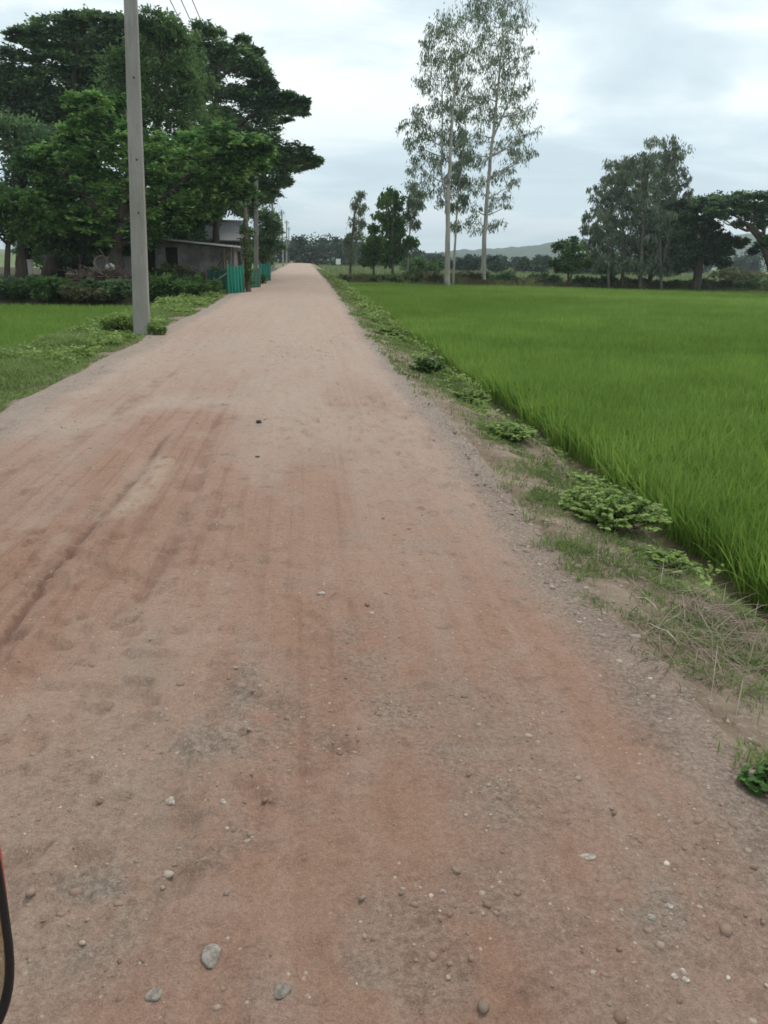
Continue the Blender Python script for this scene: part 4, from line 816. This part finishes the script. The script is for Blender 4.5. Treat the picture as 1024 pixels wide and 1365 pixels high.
plabs = ['nearest grey concrete power pole standing on the left grass verge, its top cut off', 'second concrete power pole, rising by the green netting in front of dark foliage', 'third concrete power pole down the road, standing clear against the sky beyond the trees', 'fourth concrete power pole down the road', 'fifth concrete power pole, small against the far woods', 'last and smallest concrete power pole before the road vanishes']
proto = pole_tree(); wires = [[], [], []]
for i, (x, y, tl) in enumerate(pp):
    o = proto if i == 0 else copy_tree(proto)
    z = float(height(x, y)); o.location = (x, y, z - .02); ax = math.atan2(tl[0], PH); o.rotation_euler = (0, ax, 0)
    tag(o, plabs[i], 'power pole', 'concrete power poles along the left side of the road')
    Rm = Matrix.Rotation(ax, 3, 'Y')
    for k, ix in enumerate((-.26, .02, .30)): wires[k].append(np.array(Rm @ Vector((ix, -.14, PH - .2))) + [x, y, z - .02])
for k in range(3):
    mb = MB(); pts = []
    w = [wires[k][0] + np.array([0, -34, 0])] + wires[k]
    for a, b in zip(w[:-1], w[1:]):
        for t in np.linspace(0, 1, 13)[:-1]: pts.append(a * (1 - t) + b * t - np.array([0, 0, .45 * 4 * t * (1 - t)]))
    pts.append(w[-1]); mb.tube(pts, .011, 5); o = mb.build('power_line', MAT['wire'], None, True)
    tag(o, ('leftmost of the three black cables strung from pole to pole', 'middle one of the three black cables strung from pole to pole', 'rightmost of the three black cables strung from pole to pole')[k], 'cable', 'cables strung along the poles')

# ------------------------------------------------------------------ shed, house and yard things
m = M3('old cement block wall'); n1 = m.noise(1.1, 6, .65); n2 = m.noise(12, 5, .7)
c = m.mix(m.step(n1, .35, .65), (.15, .14, .13), (.34, .325, .30)); c = m.mix(m.math('MULTIPLY', m.step(n2, .5, .7), .5), c, (.09, .085, .075))
MAT['block'] = m.finish(c, .95, .1, normal=m.bump(n2, .5, .02))
MAT['tin'] = plain('old corrugated roof', (.16, .165, .17), (.27, .275, .275), 1.5, .6, .35, .3, stretch=(1, .3, 1))
MAT['tinedge'] = plain('bright roof edge', (.5, .5, .49), (.68, .68, .67), 3, .5, .3)
MAT['asb'] = plain('grey cement roof sheet', (.22, .22, .215), (.31, .31, .30), 1.2, .85, .15, stretch=(1, .3, 1))
MAT['wood'] = bark('weathered timber', (.09, .07, .05), (.24, .2, .155), 3)
MAT['net'] = None
Ys = 40.0; z0 = -.06
xa, xb = D(205, 360, Ys)[0], D(316, 360, Ys)[0]
root = empty('shed', ((xa + xb) / 2, Ys, z0), 'low grey block shed with a sloping roof under the trees on the left', 'shed'); off = ((xa + xb) / 2, Ys, z0)
za, zb = D(205, 317, Ys)[2], D(316, 328, Ys)[2]
xc = lambda px: D(px, 360, Ys)[0]
mb = MB()
def wallbox(x0, x1, y0, y1, z1, z2, zt2=None):      # box with a sloping top
    zt = z2 if zt2 is None else zt2
    mb.add([(x0, y0, z1), (x1, y0, z1), (x1, y1, z1), (x0, y1, z1), (x0, y0, z2), (x1, y0, zt), (x1, y1, zt), (x0, y1, z2)], [(3, 2, 1, 0), (4, 5, 6, 7), (0, 1, 5, 4), (1, 2, 6, 5), (2, 3, 7, 6), (3, 0, 4, 7)])
rf = lambda x: za + (zb - za) * (x - xa) / (xb - xa) - .12
x1_, x2_ = xc(222), xc(238)
wallbox(xa + .1, x1_, Ys, Ys + .18, z0 - .2, rf(xa), rf(x1_)); wallbox(x2_, xb - .25, Ys, Ys + .18, z0 - .2, rf(x2_), rf(xb - .25)); wallbox(x1_, x2_, Ys, Ys + .18, 1.85, rf(x1_), rf(x2_))
wallbox(xb - .43, xb - .25, Ys + .183, Ys + 4, z0 - .2, rf(xb - .4)); wallbox(xa + .1, xa + .28, Ys + .183, Ys + 4, z0 - .2, rf(xa)); wallbox(xa + .283, xb - .433, Ys + 3.82, Ys + 4, z0 - .2, rf(xa), rf(xb - .43))
mb.build('wall', MAT['block'], root, False, off)
def corr(nm, x0, x1, y0, y1, za_, zb_, zback, mat, par, off, amp=.03, per=.2, th=.015):
    nx = int((x1 - x0) / per * 6); X = np.linspace(x0, x1, nx); V = []
    for y, dz in ((y0, 0), (y1, zback)):
        for s in (0, -th): V.append(np.stack([X, np.full(nx, y), za_ + (zb_ - za_) * (X - x0) / (x1 - x0) + dz + amp * np.sin(2 * pi * X / per) + s], -1))
    V = np.concatenate(V); i = np.arange(nx - 1)[:, None]; a, b, c_, d_ = 0, nx, 2 * nx, 3 * nx
    Fs = [i + [[a, a + 1, c_ + 1, c_]], i + [[b, d_, d_ + 1, b + 1]], i + [[a, b, b + 1, a + 1]], i + [[c_, c_ + 1, d_ + 1, d_]]]
    return mesh_np(nm, V - np.asarray(off), Fs, mat, par, smooth=False)
corr('roof', xa - .35, xb + .25, Ys - .7, Ys + 4.3, za + .08, zb + .02, -.25, MAT['tin'], root, off)
mb = MB(); mb.tube([(xa - .37, Ys - .73, za + .0), (xb + .27, Ys - .73, zb - .05)], .05, 6); mb.build('roof_edge', MAT['tinedge'], root, True, off)
for px in (312, 300):
    mb = MB(); x = xc(px); mb.tube([(x, Ys - .6, z0 - .1), (x + .04, Ys - .6, rf(x) + .05)], .05, 7); mb.build('post', MAT['wood'], root, True, off)
mb = MB(); x = xc(296); mb.tube([(x - .15, Ys - .55, 1.0), (xc(311), Ys - .6, rf(xc(311)) - .05)], .035, 6); mb.build('brace', MAT['wood'], root, True, off)
dm = MB(); dm.box(((x1_ + x2_) / 2, Ys + .1, .87), (x2_ - x1_ - .01, .05, 1.93)); dm.build('door', plain('dark timber door', (.02, .017, .014), (.05, .04, .03), 5), root, False, off)
# pale low wall left of the shed
mb = MB(); c1 = D(160, 350, 41); mb.box((0, 0, .65), (2.4, .16, 1.5), bev=.02); mb.box((0, 0, 1.43), (2.5, .22, .07), bev=.01)
o = mb.build('low_wall', plain('pale cement render', (.26, .25, .23), (.40, .385, .36), 1.6, .9, .1, bump=.3), None); o.location = (c1[0], 41, -.1); tag(o, 'pale cement wall left of the shed, partly hidden by the brush pile', 'wall')
# main house
Yh = 47.0; x0h, x1h = D(268, 330, Yh)[0], D(326, 330, Yh)[0]; zr_, ze_ = D(300, 293, Yh)[2], D(300, 320, Yh)[2]
root = empty('house', ((x0h + x1h) / 2, Yh, -.05), 'house with a plain grey gabled sheet roof behind the shed', 'house'); off = ((x0h + x1h) / 2, Yh, -.05)
mb = MB(); mb.box(((x0h + x1h) / 2, Yh + 2.4, ze_ / 2 - .1), (x1h - x0h - .5, 4.2, ze_ + .1)); mb.build('wall', plain('dark plank wall', (.05, .042, .035), (.1, .085, .07), 3, stretch=(6, 6, .5)), root, False, off)
xm = (x1h - x0h); mb = MB()
for sgn in (0, 1):
    yA, yB = (Yh - .6, Yh + 2.4) if sgn == 0 else (Yh + 5.4, Yh + 2.4)
    q = [(x0h, yA, ze_), (x1h + .1, yA, ze_), (x1h, yB, zr_), (x0h + .3, yB, zr_)]
    P = q + [(a, b, c_ - .06) for a, b, c_ in q]; mb.add(P, [(0, 1, 2, 3), (7, 6, 5, 4), (0, 4, 5, 1), (1, 5, 6, 2), (2, 6, 7, 3), (3, 7, 4, 0)])
mb.build('roof', MAT['asb'], root, False, off)
mb = MB(); mb.tube([(x0h + .25, Yh + 2.4, zr_ + .02), (x1h + .05, Yh + 2.4, zr_ + .02)], .09, 6); mb.build('ridge_cap', MAT['asb'], root, True, off)
mb = MB(); mb.box((x1h - 1.0, Yh + .27, 1.0), (.9, .06, 1.95)); mb.build('door', MAT['wood'], root, False, off)
mb = MB(); mb.box((x0h + 1.0, Yh + .27, 1.5), (.8, .06, .8)); mb.build('window', MAT['dark'], root, False, off)

# netting
def net(px0, py_b, px1, Y, h, colr, label, dy=.5, folds=5, lean=0.0, stakes=True):
    a = D(px0, py_b, Y); b = D(px1, py_b, Y); w = b[0] - a[0]
    root = empty('netting', ((a[0] + b[0]) / 2, Y, z0n := float(height((a[0] + b[0]) / 2, Y)) - .02), label, 'netting', 'green netting along the roadside fence')
    nx, nz = 40, 14; U, Vv = np.meshgrid(np.linspace(-.5, .5, nx), np.linspace(0, 1, nz))
    X = U * w + lean * Vv; Yy = dy * (U + .5) + .06 * np.sin(U * folds * 2 * pi + 2 * Vv) * (1.1 - .6 * Vv) + .05 * (fbm(U * 6 + Y, Vv * 4, 5, 3) - .5)
    Z = h * Vv * (1 - .10 * np.sin(pi * (U + .5)) * Vv) + .02 * np.sin(U * 30)
    f = np.stack([X, Yy, Z], -1).reshape(-1, 3); V = np.concatenate([f, f + [0, .008, 0]]); idx = np.arange(nx * nz).reshape(nz, nx)
    q = np.stack([idx[:-1, :-1], idx[:-1, 1:], idx[1:, 1:], idx[1:, :-1]], -1).reshape(-1, 4)
    m = M3('green shade net'); nn = m.noise(3, 5, .6, (1, 1, .4)); c = m.mix(m.step(nn, .3, .7), tuple(.75 * k for k in colr), colr)
    mesh_np('net', V, [q, q[:, ::-1] + nx * nz], m.finish(c, .7, .2, transl=.3), root)
    for u in (-.5, .5):
        mb = MB(); mb.tube([(u * w, dy * (u + .5) + .04, -.15), (u * w + lean, dy * (u + .5) + .04, h * 1.12)], .028, 6); mb.build('stake', MAT['wood'], root, True)
net(304, 387, 324, 35, 1.22, (.05, .36, .25), 'bright teal green netting panel on stakes, nearest the camera beside the shed', .7)
net(326, 380, 344, 40, 1.0, (.09, .25, .18), 'dull sagging green netting between the vine covered post and the second pole', 1.5, 4, .12)
net(346, 369, 360, 52, 1.15, (.03, .30, .25), 'deep teal netting just right of the second pole', .8, 4)
net(276, 378, 302, 36.5, 1.0, (.03, .12, .09), 'dark green netting panel left of the bright teal panel', .4, 4)  # darker green colour than the other panels
# vine covered post
q = D(331, 382, 36.5); root = empty('vine_covered_post', (q[0], 36.5, -.05), 'weathered post wrapped in creeper between two green netting panels', 'post')
mb = MB(); mb.tube([(0, 0, -.2), (.0, 0, 2.0), (-.05, 0, D(329, 275, 36.5)[2])], [.13, .12, .10], 9); mb.build('post', MAT['wood'], root, True)
V, Fs, T = foliage([(0, 0, h, .26 + .07 * sin(h * 3)) for h in np.arange(.5, 2.9, .22)], 10, 16, .12, .08, mode='random', flat=1.0); mesh_np('creeper', V, Fs, MAT['bush_leaf'], root, {'tint': T}, smooth=False)
# leaning pole
mb = MB(); a, b = D(276, 384, 36), D(303, 364, 35.4); mb.tube([a, a * .5 + b * .5 + [0, 0, .03], b], [.04, .035, .03], 7); o = mb.build('bamboo_pole', plain('pale bamboo', (.25, .22, .16), (.36, .32, .24), 5), None, True); tag(o, 'pale bamboo pole leaning against the green netting', 'pole')
# brush pile with bent branch
q = D(140, 385, 32.5); root = empty('brush_pile', (q[0], 32.5, -.1), 'heap of dead cut branches with one long bent bough in front of the dark trees', 'brush pile')
mb = MB()
for _ in range(230):
    a = random.uniform(0, 6.28); r = abs(random.gauss(0, .9)); c0 = np.array([r * cos(a) * 1.5, r * sin(a) * .6, max(.05, .75 - .38 * r + random.uniform(-.2, .2))]); d_ = np.array([random.gauss(0, 1), random.gauss(0, .6), random.gauss(0, .35)]); d_ /= np.linalg.norm(d_); l = random.uniform(.4, 1.1)
    p0 = c0 - d_ * l; p1 = c0 + d_ * l; p0[2] = max(p0[2], .02); p1[2] = max(p1[2], .02); mb.tube([p0, (p0 + p1) / 2 + [0, 0, random.uniform(-.08, .12)], p1], [.02, .014, .005], 4)
mb.build('twigs', MAT['twig'], root)
mb = MB(); bp = [np.array(D(px, py, 32.2)) - np.array([q[0], 32.5, -.1]) for px, py in ((158, 380), (148, 373), (136, 366), (127, 357), (125, 348), (130, 342), (136, 341))]; bp[0][2] = .15
mb.tube(polyline(bp, 16), np.linspace(.05, .025, 16), 7); mb.build('bough', MAT['wood'], root, True)
mb = MB(); q = D(147, 356, 33.5); mb.loft([[(r * cos(a) * 1.0, r * sin(a) * .6, z) for a in np.linspace(0, 2 * pi, 11)[:-1]] for z, r in ((0, .02), (.0, .13), (.12, .2), (.24, .16), (.3, .04))]); o = mb.build('sack', plain('white woven sack', (.3, .29, .26), (.45, .43, .4), 5), None, True); o.location = (q[0], 33.5, q[2] - .15); 
tag(o, 'small pale sack lying on top of the brush pile beside the pale wall', 'sack')
# plastic bag, white post, sign
q = D(270, 395, 31.8); mb = MB(); V = IV2 * (1 + .5 * (fbm(IV2[:, 0] * 2 + 3, IV2[:, 1] * 2 + IV2[:, 2], 3, 3) - .5))[:, None] * [.32, .2, .11]
o = mesh_np('plastic_bag', V, [IF2], plain('white plastic', (.5, .52, .55), (.68, .70, .72), 5, .4, .4)); o.location = (q[0], 31.8, float(height(q[0], 31.8)) + .05); tag(o, 'crumpled white plastic bag on the verge grass before the green netting', 'bag')
q = D(43, 380, 33); mb = MB(); mb.box((0, 0, .5), (.16, .14, 1.5), bev=.015); mb.box((0, 0, 1.27), (.2, .18, .05), bev=.01); o = mb.build('concrete_post', MAT['concrete'], None); o.location = (q[0], 33, -.1); tag(o, 'short pale concrete post under the trees at the far left', 'post')
q = D(451, 346, 140); root = empty('signboard', (q[0], 140, -.5), 'tiny white board on a post far off right of the road end', 'sign'); mb = MB(); mb.box((0, 0, 1.3), (.8, .05, .9), bev=.01); mb.build('board', plain('white board', (.6, .6, .6), (.75, .75, .75)), root); mb = MB(); mb.tube([(0, .06, -.2), (0, .06, 1.7)], .05, 7); mb.build('post', MAT['concrete'], root)

# ------------------------------------------------------------------ weeds on the right bank
def weed(label, px, py, w, h, nst, pairs, ls, mat='weed_leaf', zoff=0):
    nst = int(nst * 1.6); ls *= 1.12
    q = G(px, py, -.08); zz = float(height(q[0], q[1])); q = G(px, py, zz); zz = float(height(q[0], q[1]))
    Vs, Fs, Ts, n0 = [], [], [], 0; mb = MB()
    for k in range(nst):
        a = random.uniform(0, 2 * pi); rr = random.random() ** .6 * w / 2; hh = h * (1 - .55 * (rr / (w / 2)) ** 2) * random.uniform(.6, 1.15)
        tip = np.array([rr * cos(a), rr * sin(a) * 1.1, hh]); b0 = tip * [.45, .45, 0] + [random.uniform(-.03, .03), random.uniform(-.03, .03), 0]
        path = polyline([b0, b0 * .5 + tip * .5 + [0, 0, .12 * h], tip], 6); mb.tube(path, np.linspace(.004, .0015, 6), 4, tint=.3)
        tb = random.gauss(.5, .2)
        for j in range(pairs):
            t = .25 + .75 * (j + .5) / pairs; p = np.array([np.interp(t * 5, np.arange(6), path[:, i]) for i in range(3)])
            for s in (-1, 1):
                a2 = a + s * random.uniform(.6, 1.5); ax = np.array([cos(a2), sin(a2), random.uniform(-.25, .3)]); ax /= np.linalg.norm(ax); sd = np.cross(ax, [0, 0, 1]); sd /= np.linalg.norm(sd); up = np.cross(sd, ax)
                l = ls * random.uniform(.7, 1.3); wd = l * .42
                P = [p, p + ax * l * .35 + sd * wd + up * l * .12, p + ax * l * .75 + sd * wd * .8 + up * l * .08, p + ax * l - up * l * .08, p + ax * l * .75 - sd * wd * .8 + up * l * .08, p + ax * l * .35 - sd * wd + up * l * .12, p + ax * l * .5]
                Vs += P; Fs += [[n0, n0 + 1, n0 + 2, n0 + 6], [n0 + 6, n0 + 2, n0 + 3, n0 + 3], [n0, n0 + 6, n0 + 4, n0 + 5], [n0 + 6, n0 + 3, n0 + 3, n0 + 4]]; Ts += [min(1, max(0, tb + random.gauss(0, .12)))] * 7; n0 += 7
    root = empty('weed_clump', (q[0], q[1], zz), label, 'weed', 'leafy weeds on the right bank')
    st_ = mb.build('stem', plain('green stems', (.08, .12, .04), (.12, .17, .06)), root)
    Q = np.array(Fs); quads = Q[[i for i, f in enumerate(Fs) if len(set(f)) == 4]]; tri = np.array([list(dict.fromkeys(f)) for f in Fs if len(set(f)) == 3])
    mesh_np('foliage', np.array(Vs), [quads, tri], MAT[mat], root, {'tint': Ts}, smooth=False)
weed('biggest pale green leafy weed mound on the near right bank beside the rice', 812, 692, .8, .21, 80, 9, .036)
weed('low leafy weed mat on the bank beyond the biggest weed mound', 672, 582, .75, .15, 60, 9, .036)
weed('leafy weed mat halfway along the right bank, third mound from the camera', 628, 535, .6, .16, 45, 8, .036)
weed('dark green weed tuft beside the tan earth lump on the right bank', 570, 497, .6, .24, 50, 8, .042, 'bush_leaf')
weed('small pale weed sprawling nearer than the biggest weed mound', 885, 752, .42, .08, 32, 8, .026)
weed('weed mat far along the right bank where the grass thickens', 522, 447, 1.0, .22, 60, 8, .05)
weed('tiny green weed at the right edge of the picture by the gravel', 1016, 1052, .16, .07, 18, 7, .02, 'bush_leaf')
# creeping ground cover on both banks
def cover(name, x0, x1, y0, y1, den, keep, label, mat, lf):
    p = scatter(x0, x1, y0, y1, den, keep); dd = dist(p[:, 0], p[:, 1]); zz = height(p[:, 0], p[:, 1]); k = len(p)
    rr = (.045 + .09 * rng.random(k)) * (np.maximum(dd, 4) / 4) ** .45
    out = []; o_ = np.argsort(dd)
    for g in np.array_split(o_, 8):
        if len(g) == 0: continue
        sc = (max(float(dd[g].mean()), 4) / 4) ** .6
        out.append(foliage(np.column_stack([p[g], zz[g] + rr[g] * .25, rr[g]]), 5, 7, lf * sc, lf * .62 * sc, mode='flat', flat=.45, tuft_r=.5, tj=.25))
    V, Fs, T = join(out); o = mesh_np(name, V, Fs, MAT[mat], attrs={'tint': T}, smooth=False); tag(o, label, 'weeds', kind='stuff'); print(name, k)
cover('creeping_weeds', 1.5, 3.2, 3.2, 70, lambda x, y: 130 * sstep(.50, .66, fbm(x * 1.7, y * 1.1, 201, 3)) * sstep(.25, .6, x - xr(y)) * sstep(3.6, 8, y) * (5 / np.maximum(dist(x, y), 5)) ** 1.0, lambda x, y: (x > xr(y) + .2) & (x < xr(y) + 1.35), 'low creeping leafy weeds matted along the right roadside bank', 'weed_leaf', .034)
cover('creeping_weeds', -6, -2.9, 6, 60, lambda x, y: 80 * sstep(.50, .68, fbm(x * 1.1, y * .9, 202, 3)) * (9 / np.maximum(dist(x, y), 9)) ** 1.0, lambda x, y: (x < xl(y) - .25) & (x > xl(y) - 2.5), 'low creeping leafy weeds matted along the left roadside bank', 'weed_leaf', .034)
# loose straws
def straw(px0, py0, px1, py1, label, r=.0022):
    a, b = G(px0, py0, -.05), G(px1, py1, -.05); pts = []
    for t in np.linspace(0, 1, 6): p = a * (1 - t) + b * t; p[2] = float(height(p[0], p[1])) + .012 + .02 * sin(pi * t); pts.append(p)
    mb = MB(); mb.tube(pts, r, 5); o = mb.build('straw', plain('bleached straw', (.45, .38, .27), (.6, .52, .4)), None, True); tag(o, label, 'straw', 'dry stalks on the right bank')
straw(862, 835, 905, 868, 'long bleached stalk lying on bare soil beside the grass patch on the near right bank', .0032)
straw(845, 800, 880, 815, 'short bleached stalk above the long one on the near right bank', .003)

# ------------------------------------------------------------------ red motorbike, only its mirror in the picture
MAT['red'] = plain('red gloss plastic', (.42, .02, .018), (.5, .03, .025), 3, .3, .5)
MAT['black'] = plain('black plastic', (.012, .012, .013), (.025, .025, .026), 8, .45, .35)
MAT['rubber'] = plain('tyre rubber', (.015, .015, .015), (.03, .03, .03), 12, .85, .2)
MAT['chrome'] = plain('bright metal', (.6, .6, .6), (.7, .7, .7), 5, .2, .5, 1.0)
MAT['mirror'] = plain('mirror glass', (.60, .56, .46), (.63, .60, .50), 2, .02, .5, 1.0)
MAT['seat'] = plain('black vinyl', (.02, .02, .021), (.04, .04, .04), 20, .6, .3)
md = .46
mc = np.array([0, 0, CAM_H]) + RN @ np.array([(-242 - 512) / F * md, (682.5 - 1322) / F * md, -md])
bx, by = mc[0] - .42, mc[1] - .10
root = empty('motorbike', (bx, by, 0), 'red motorbike at the lower left edge, only its black rimmed red mirror in view', 'motorbike'); off = np.array([bx, by, 0.0])
vd = np.array([0, 0, CAM_H]) - mc; vd /= np.linalg.norm(vd)
zx = nrm(np.array([vd[0] * 1.05, vd[1], -.02])); xx_ = nrm(np.cross([0, 0, 1], zx)); yy_ = np.cross(zx, xx_); MR = np.stack([xx_, yy_, zx], -1)
hw = .105; hh_ = .125
def srect(sx, sy, z, n=64, e=3.6, dy=0.0, dx=0.0): return [tuple(mc - off + MR @ np.array([dx + sx * np.sign(cos(a)) * abs(cos(a)) ** (2 / e), dy + sy * np.sign(sin(a)) * abs(sin(a)) ** (2 / e), z])) for a in np.linspace(0, 2 * pi, n + 1)[:-1]]
mb = MB(); mb.loft([srect(hw * .94, hh_ * .94, -.002), srect(hw * .985, hh_ * .985, -.004, dy=.01, dx=.002), srect(hw * 1.0, hh_ * .99, -.014, dy=.024, dx=.006), srect(hw * .98, hh_ * .95, -.03, dy=.028, dx=.005), srect(hw * .86, hh_ * .86, -.042, dy=.012), srect(hw * .5, hh_ * .5, -.052), srect(hw * .12, hh_ * .12, -.056)])
mir = mb.build('mirror', MAT['red'], root, True)
mb = MB(); mb.loft([srect(hw * .93, hh_ * .93, .001), srect(hw, hh_, .001), srect(hw * 1.0, hh_ * 1.0, .007), srect(hw * .975, hh_ * .98, .009), srect(hw * .955, hh_ * .965, .008), srect(hw * .95, hh_ * .96, .004)], cap=False); mb.build('rim', MAT['black'], mir, True)
mb = MB(); mb.loft([srect(hw * .952, hh_ * .962, .002), srect(hw * .952, hh_ * .962, .005)]); mb.build('glass', MAT['mirror'], mir)
# rest of the machine, left of the frame (local: y forward)
hbz = .98
mb = MB(); mb.tube([(.34, -.08, hbz), (.2, .02, hbz + .03), (0, .06, hbz - .01), (-.2, .02, hbz + .03), (-.34, -.08, hbz)], .012, 8); mb.build('handlebar', MAT['black'], root, True)
for s in (-1, 1):
    mb = MB(); mb.tube([(s * .34, -.08, hbz), (s * .44, -.13, hbz - .005)], .018, 9); mb.build('grip', MAT['rubber'], root, True)
ml = mc - off - zx * .05
mb = MB(); mb.tube(polyline([(.27, -.03, hbz + .02), (.30, -.01, hbz + .06), ml + [-.04, .03, -.05], ml], 9), .006, 7); mb.build('mirror_stalk', MAT['black'], root, True)
m2_ = MB(); ml2 = ml * [-1, 1, 1]; m2_.tube([(-.27, -.03, hbz + .02), ml2 * .5 + np.array([-.27, -.03, hbz + .02]) * .5, ml2], .006, 7); m2_.build('mirror_stalk', MAT['black'], root, True)
mb = MB(); mb.tube([ml2 + [0, -.03, 0], ml2 + [0, -.028, 0], ml2 + [0, .0, 0], ml2 + [0, .03, 0]], [.08, .088, .08, .02], 24); mb.build('mirror', MAT['red'], root, True)
for wy in (.50, -.72):
    mb = MB(); R_ = .235
    tor = [[((.045 * cos(b)), wy + (R_ + .045 * sin(b)) * cos(a), .282 + (R_ + .045 * sin(b)) * sin(a)) for b in np.linspace(0, 2 * pi, 11)[:-1]] for a in np.linspace(0, 2 * pi, 33)]
    mb.loft(tor, False); wo_ = mb.build('wheel', MAT['rubber'], root, True)
    mb = MB()
    for a in np.linspace(0, 2 * pi, 13)[:-1]: mb.tube([(0, wy, .282), (0, wy + .2 * cos(a), .282 + .2 * sin(a))], .007, 5)
    mb.tube([(-.05, wy, .282), (.05, wy, .282)], .035, 10); mb.build('spokes', MAT['chrome'], wo_, True)
for s in (-1, 1):
    mb = MB(); mb.tube([(s * .075, .50, .282), (s * .075, .30, .62), (s * .05, .14, .9)], [.02, .024, .026], 8); mb.build('fork', MAT['black'], root, True)
sec = lambda y, w, z1, z2: [(w * np.sign(cos(a)) * abs(cos(a)) ** .7, y, (z1 + z2) / 2 + (z2 - z1) / 2 * np.sign(sin(a)) * abs(sin(a)) ** .7) for a in np.linspace(0, 2 * pi, 17)[:-1]]
mb = MB(); mb.loft([sec(.27, .03, .72, .86), sec(.22, .11, .62, .95), sec(.12, .16, .42, .98), sec(.02, .15, .30, .86), sec(-.15, .12, .28, .56), sec(-.35, .14, .34, .66), sec(-.7, .14, .52, .72), sec(-.98, .07, .62, .74)]); mb.build('body', MAT['red'], root, True)
mb = MB(); mb.loft([sec(-.2, .1, .62, .74), sec(-.35, .14, .66, .79), sec(-.7, .13, .71, .82), sec(-.9, .08, .74, .82)]); mb.build('seat', MAT['seat'], root, True)
mb = MB(); mb.tube([(0, .24, .86), (0, .30, .87), (0, .315, .87)], [.09, .08, .05], 16); mb.build('headlight', plain('clear lens', (.6, .6, .6), (.7, .7, .7), 4, .1, .6), root, True)
mb = MB(); mb.loft([[(w * cos(a), .5 + r * cos(t), .282 + r * sin(t) + .02 * sin(a)) for a in np.linspace(0, 2 * pi, 9)[:-1]] for t, w, r in ((2.6, .05, .30), (2.1, .065, .305), (1.57, .065, .305), (1.0, .06, .305), (.6, .03, .30))]); mb.build('mudguard', MAT['red'], root, True)
mb = MB(); mb.tube([(-.16, -.47, .012), (-.14, -.45, .03), (-.09, -.3, .28), (.1, -.3, .28), (.14, -.45, .03), (.16, -.47, .012)], .012, 6); mb.build('centre_stand', MAT['chrome'], root, True)
mb = MB(); mb.tube([(.1, -.2, .27), (.14, -.55, .28), (.14, -.95, .36)], [.02, .04, .045], 10); mb.build('exhaust', MAT['chrome'], root, True)

# ------------------------------------------------------------------ haze
mb = MB(); mb.box((0, 780, 28.5), (3040, 2040, 63)); m = M3('haze'); v = N(m.t, 'ShaderNodeVolumePrincipled'); v.inputs['Color'].default_value = (.80, .88, .93, 1); v.inputs['Density'].default_value = .00042; v.inputs['Anisotropy'].default_value = .2
m.L(v.outputs[0], m.out.inputs['Volume'])
o = mb.build('haze', m.m); tag(o, 'thin pale haze over the distant fields and hills', 'haze', kind='stuff')
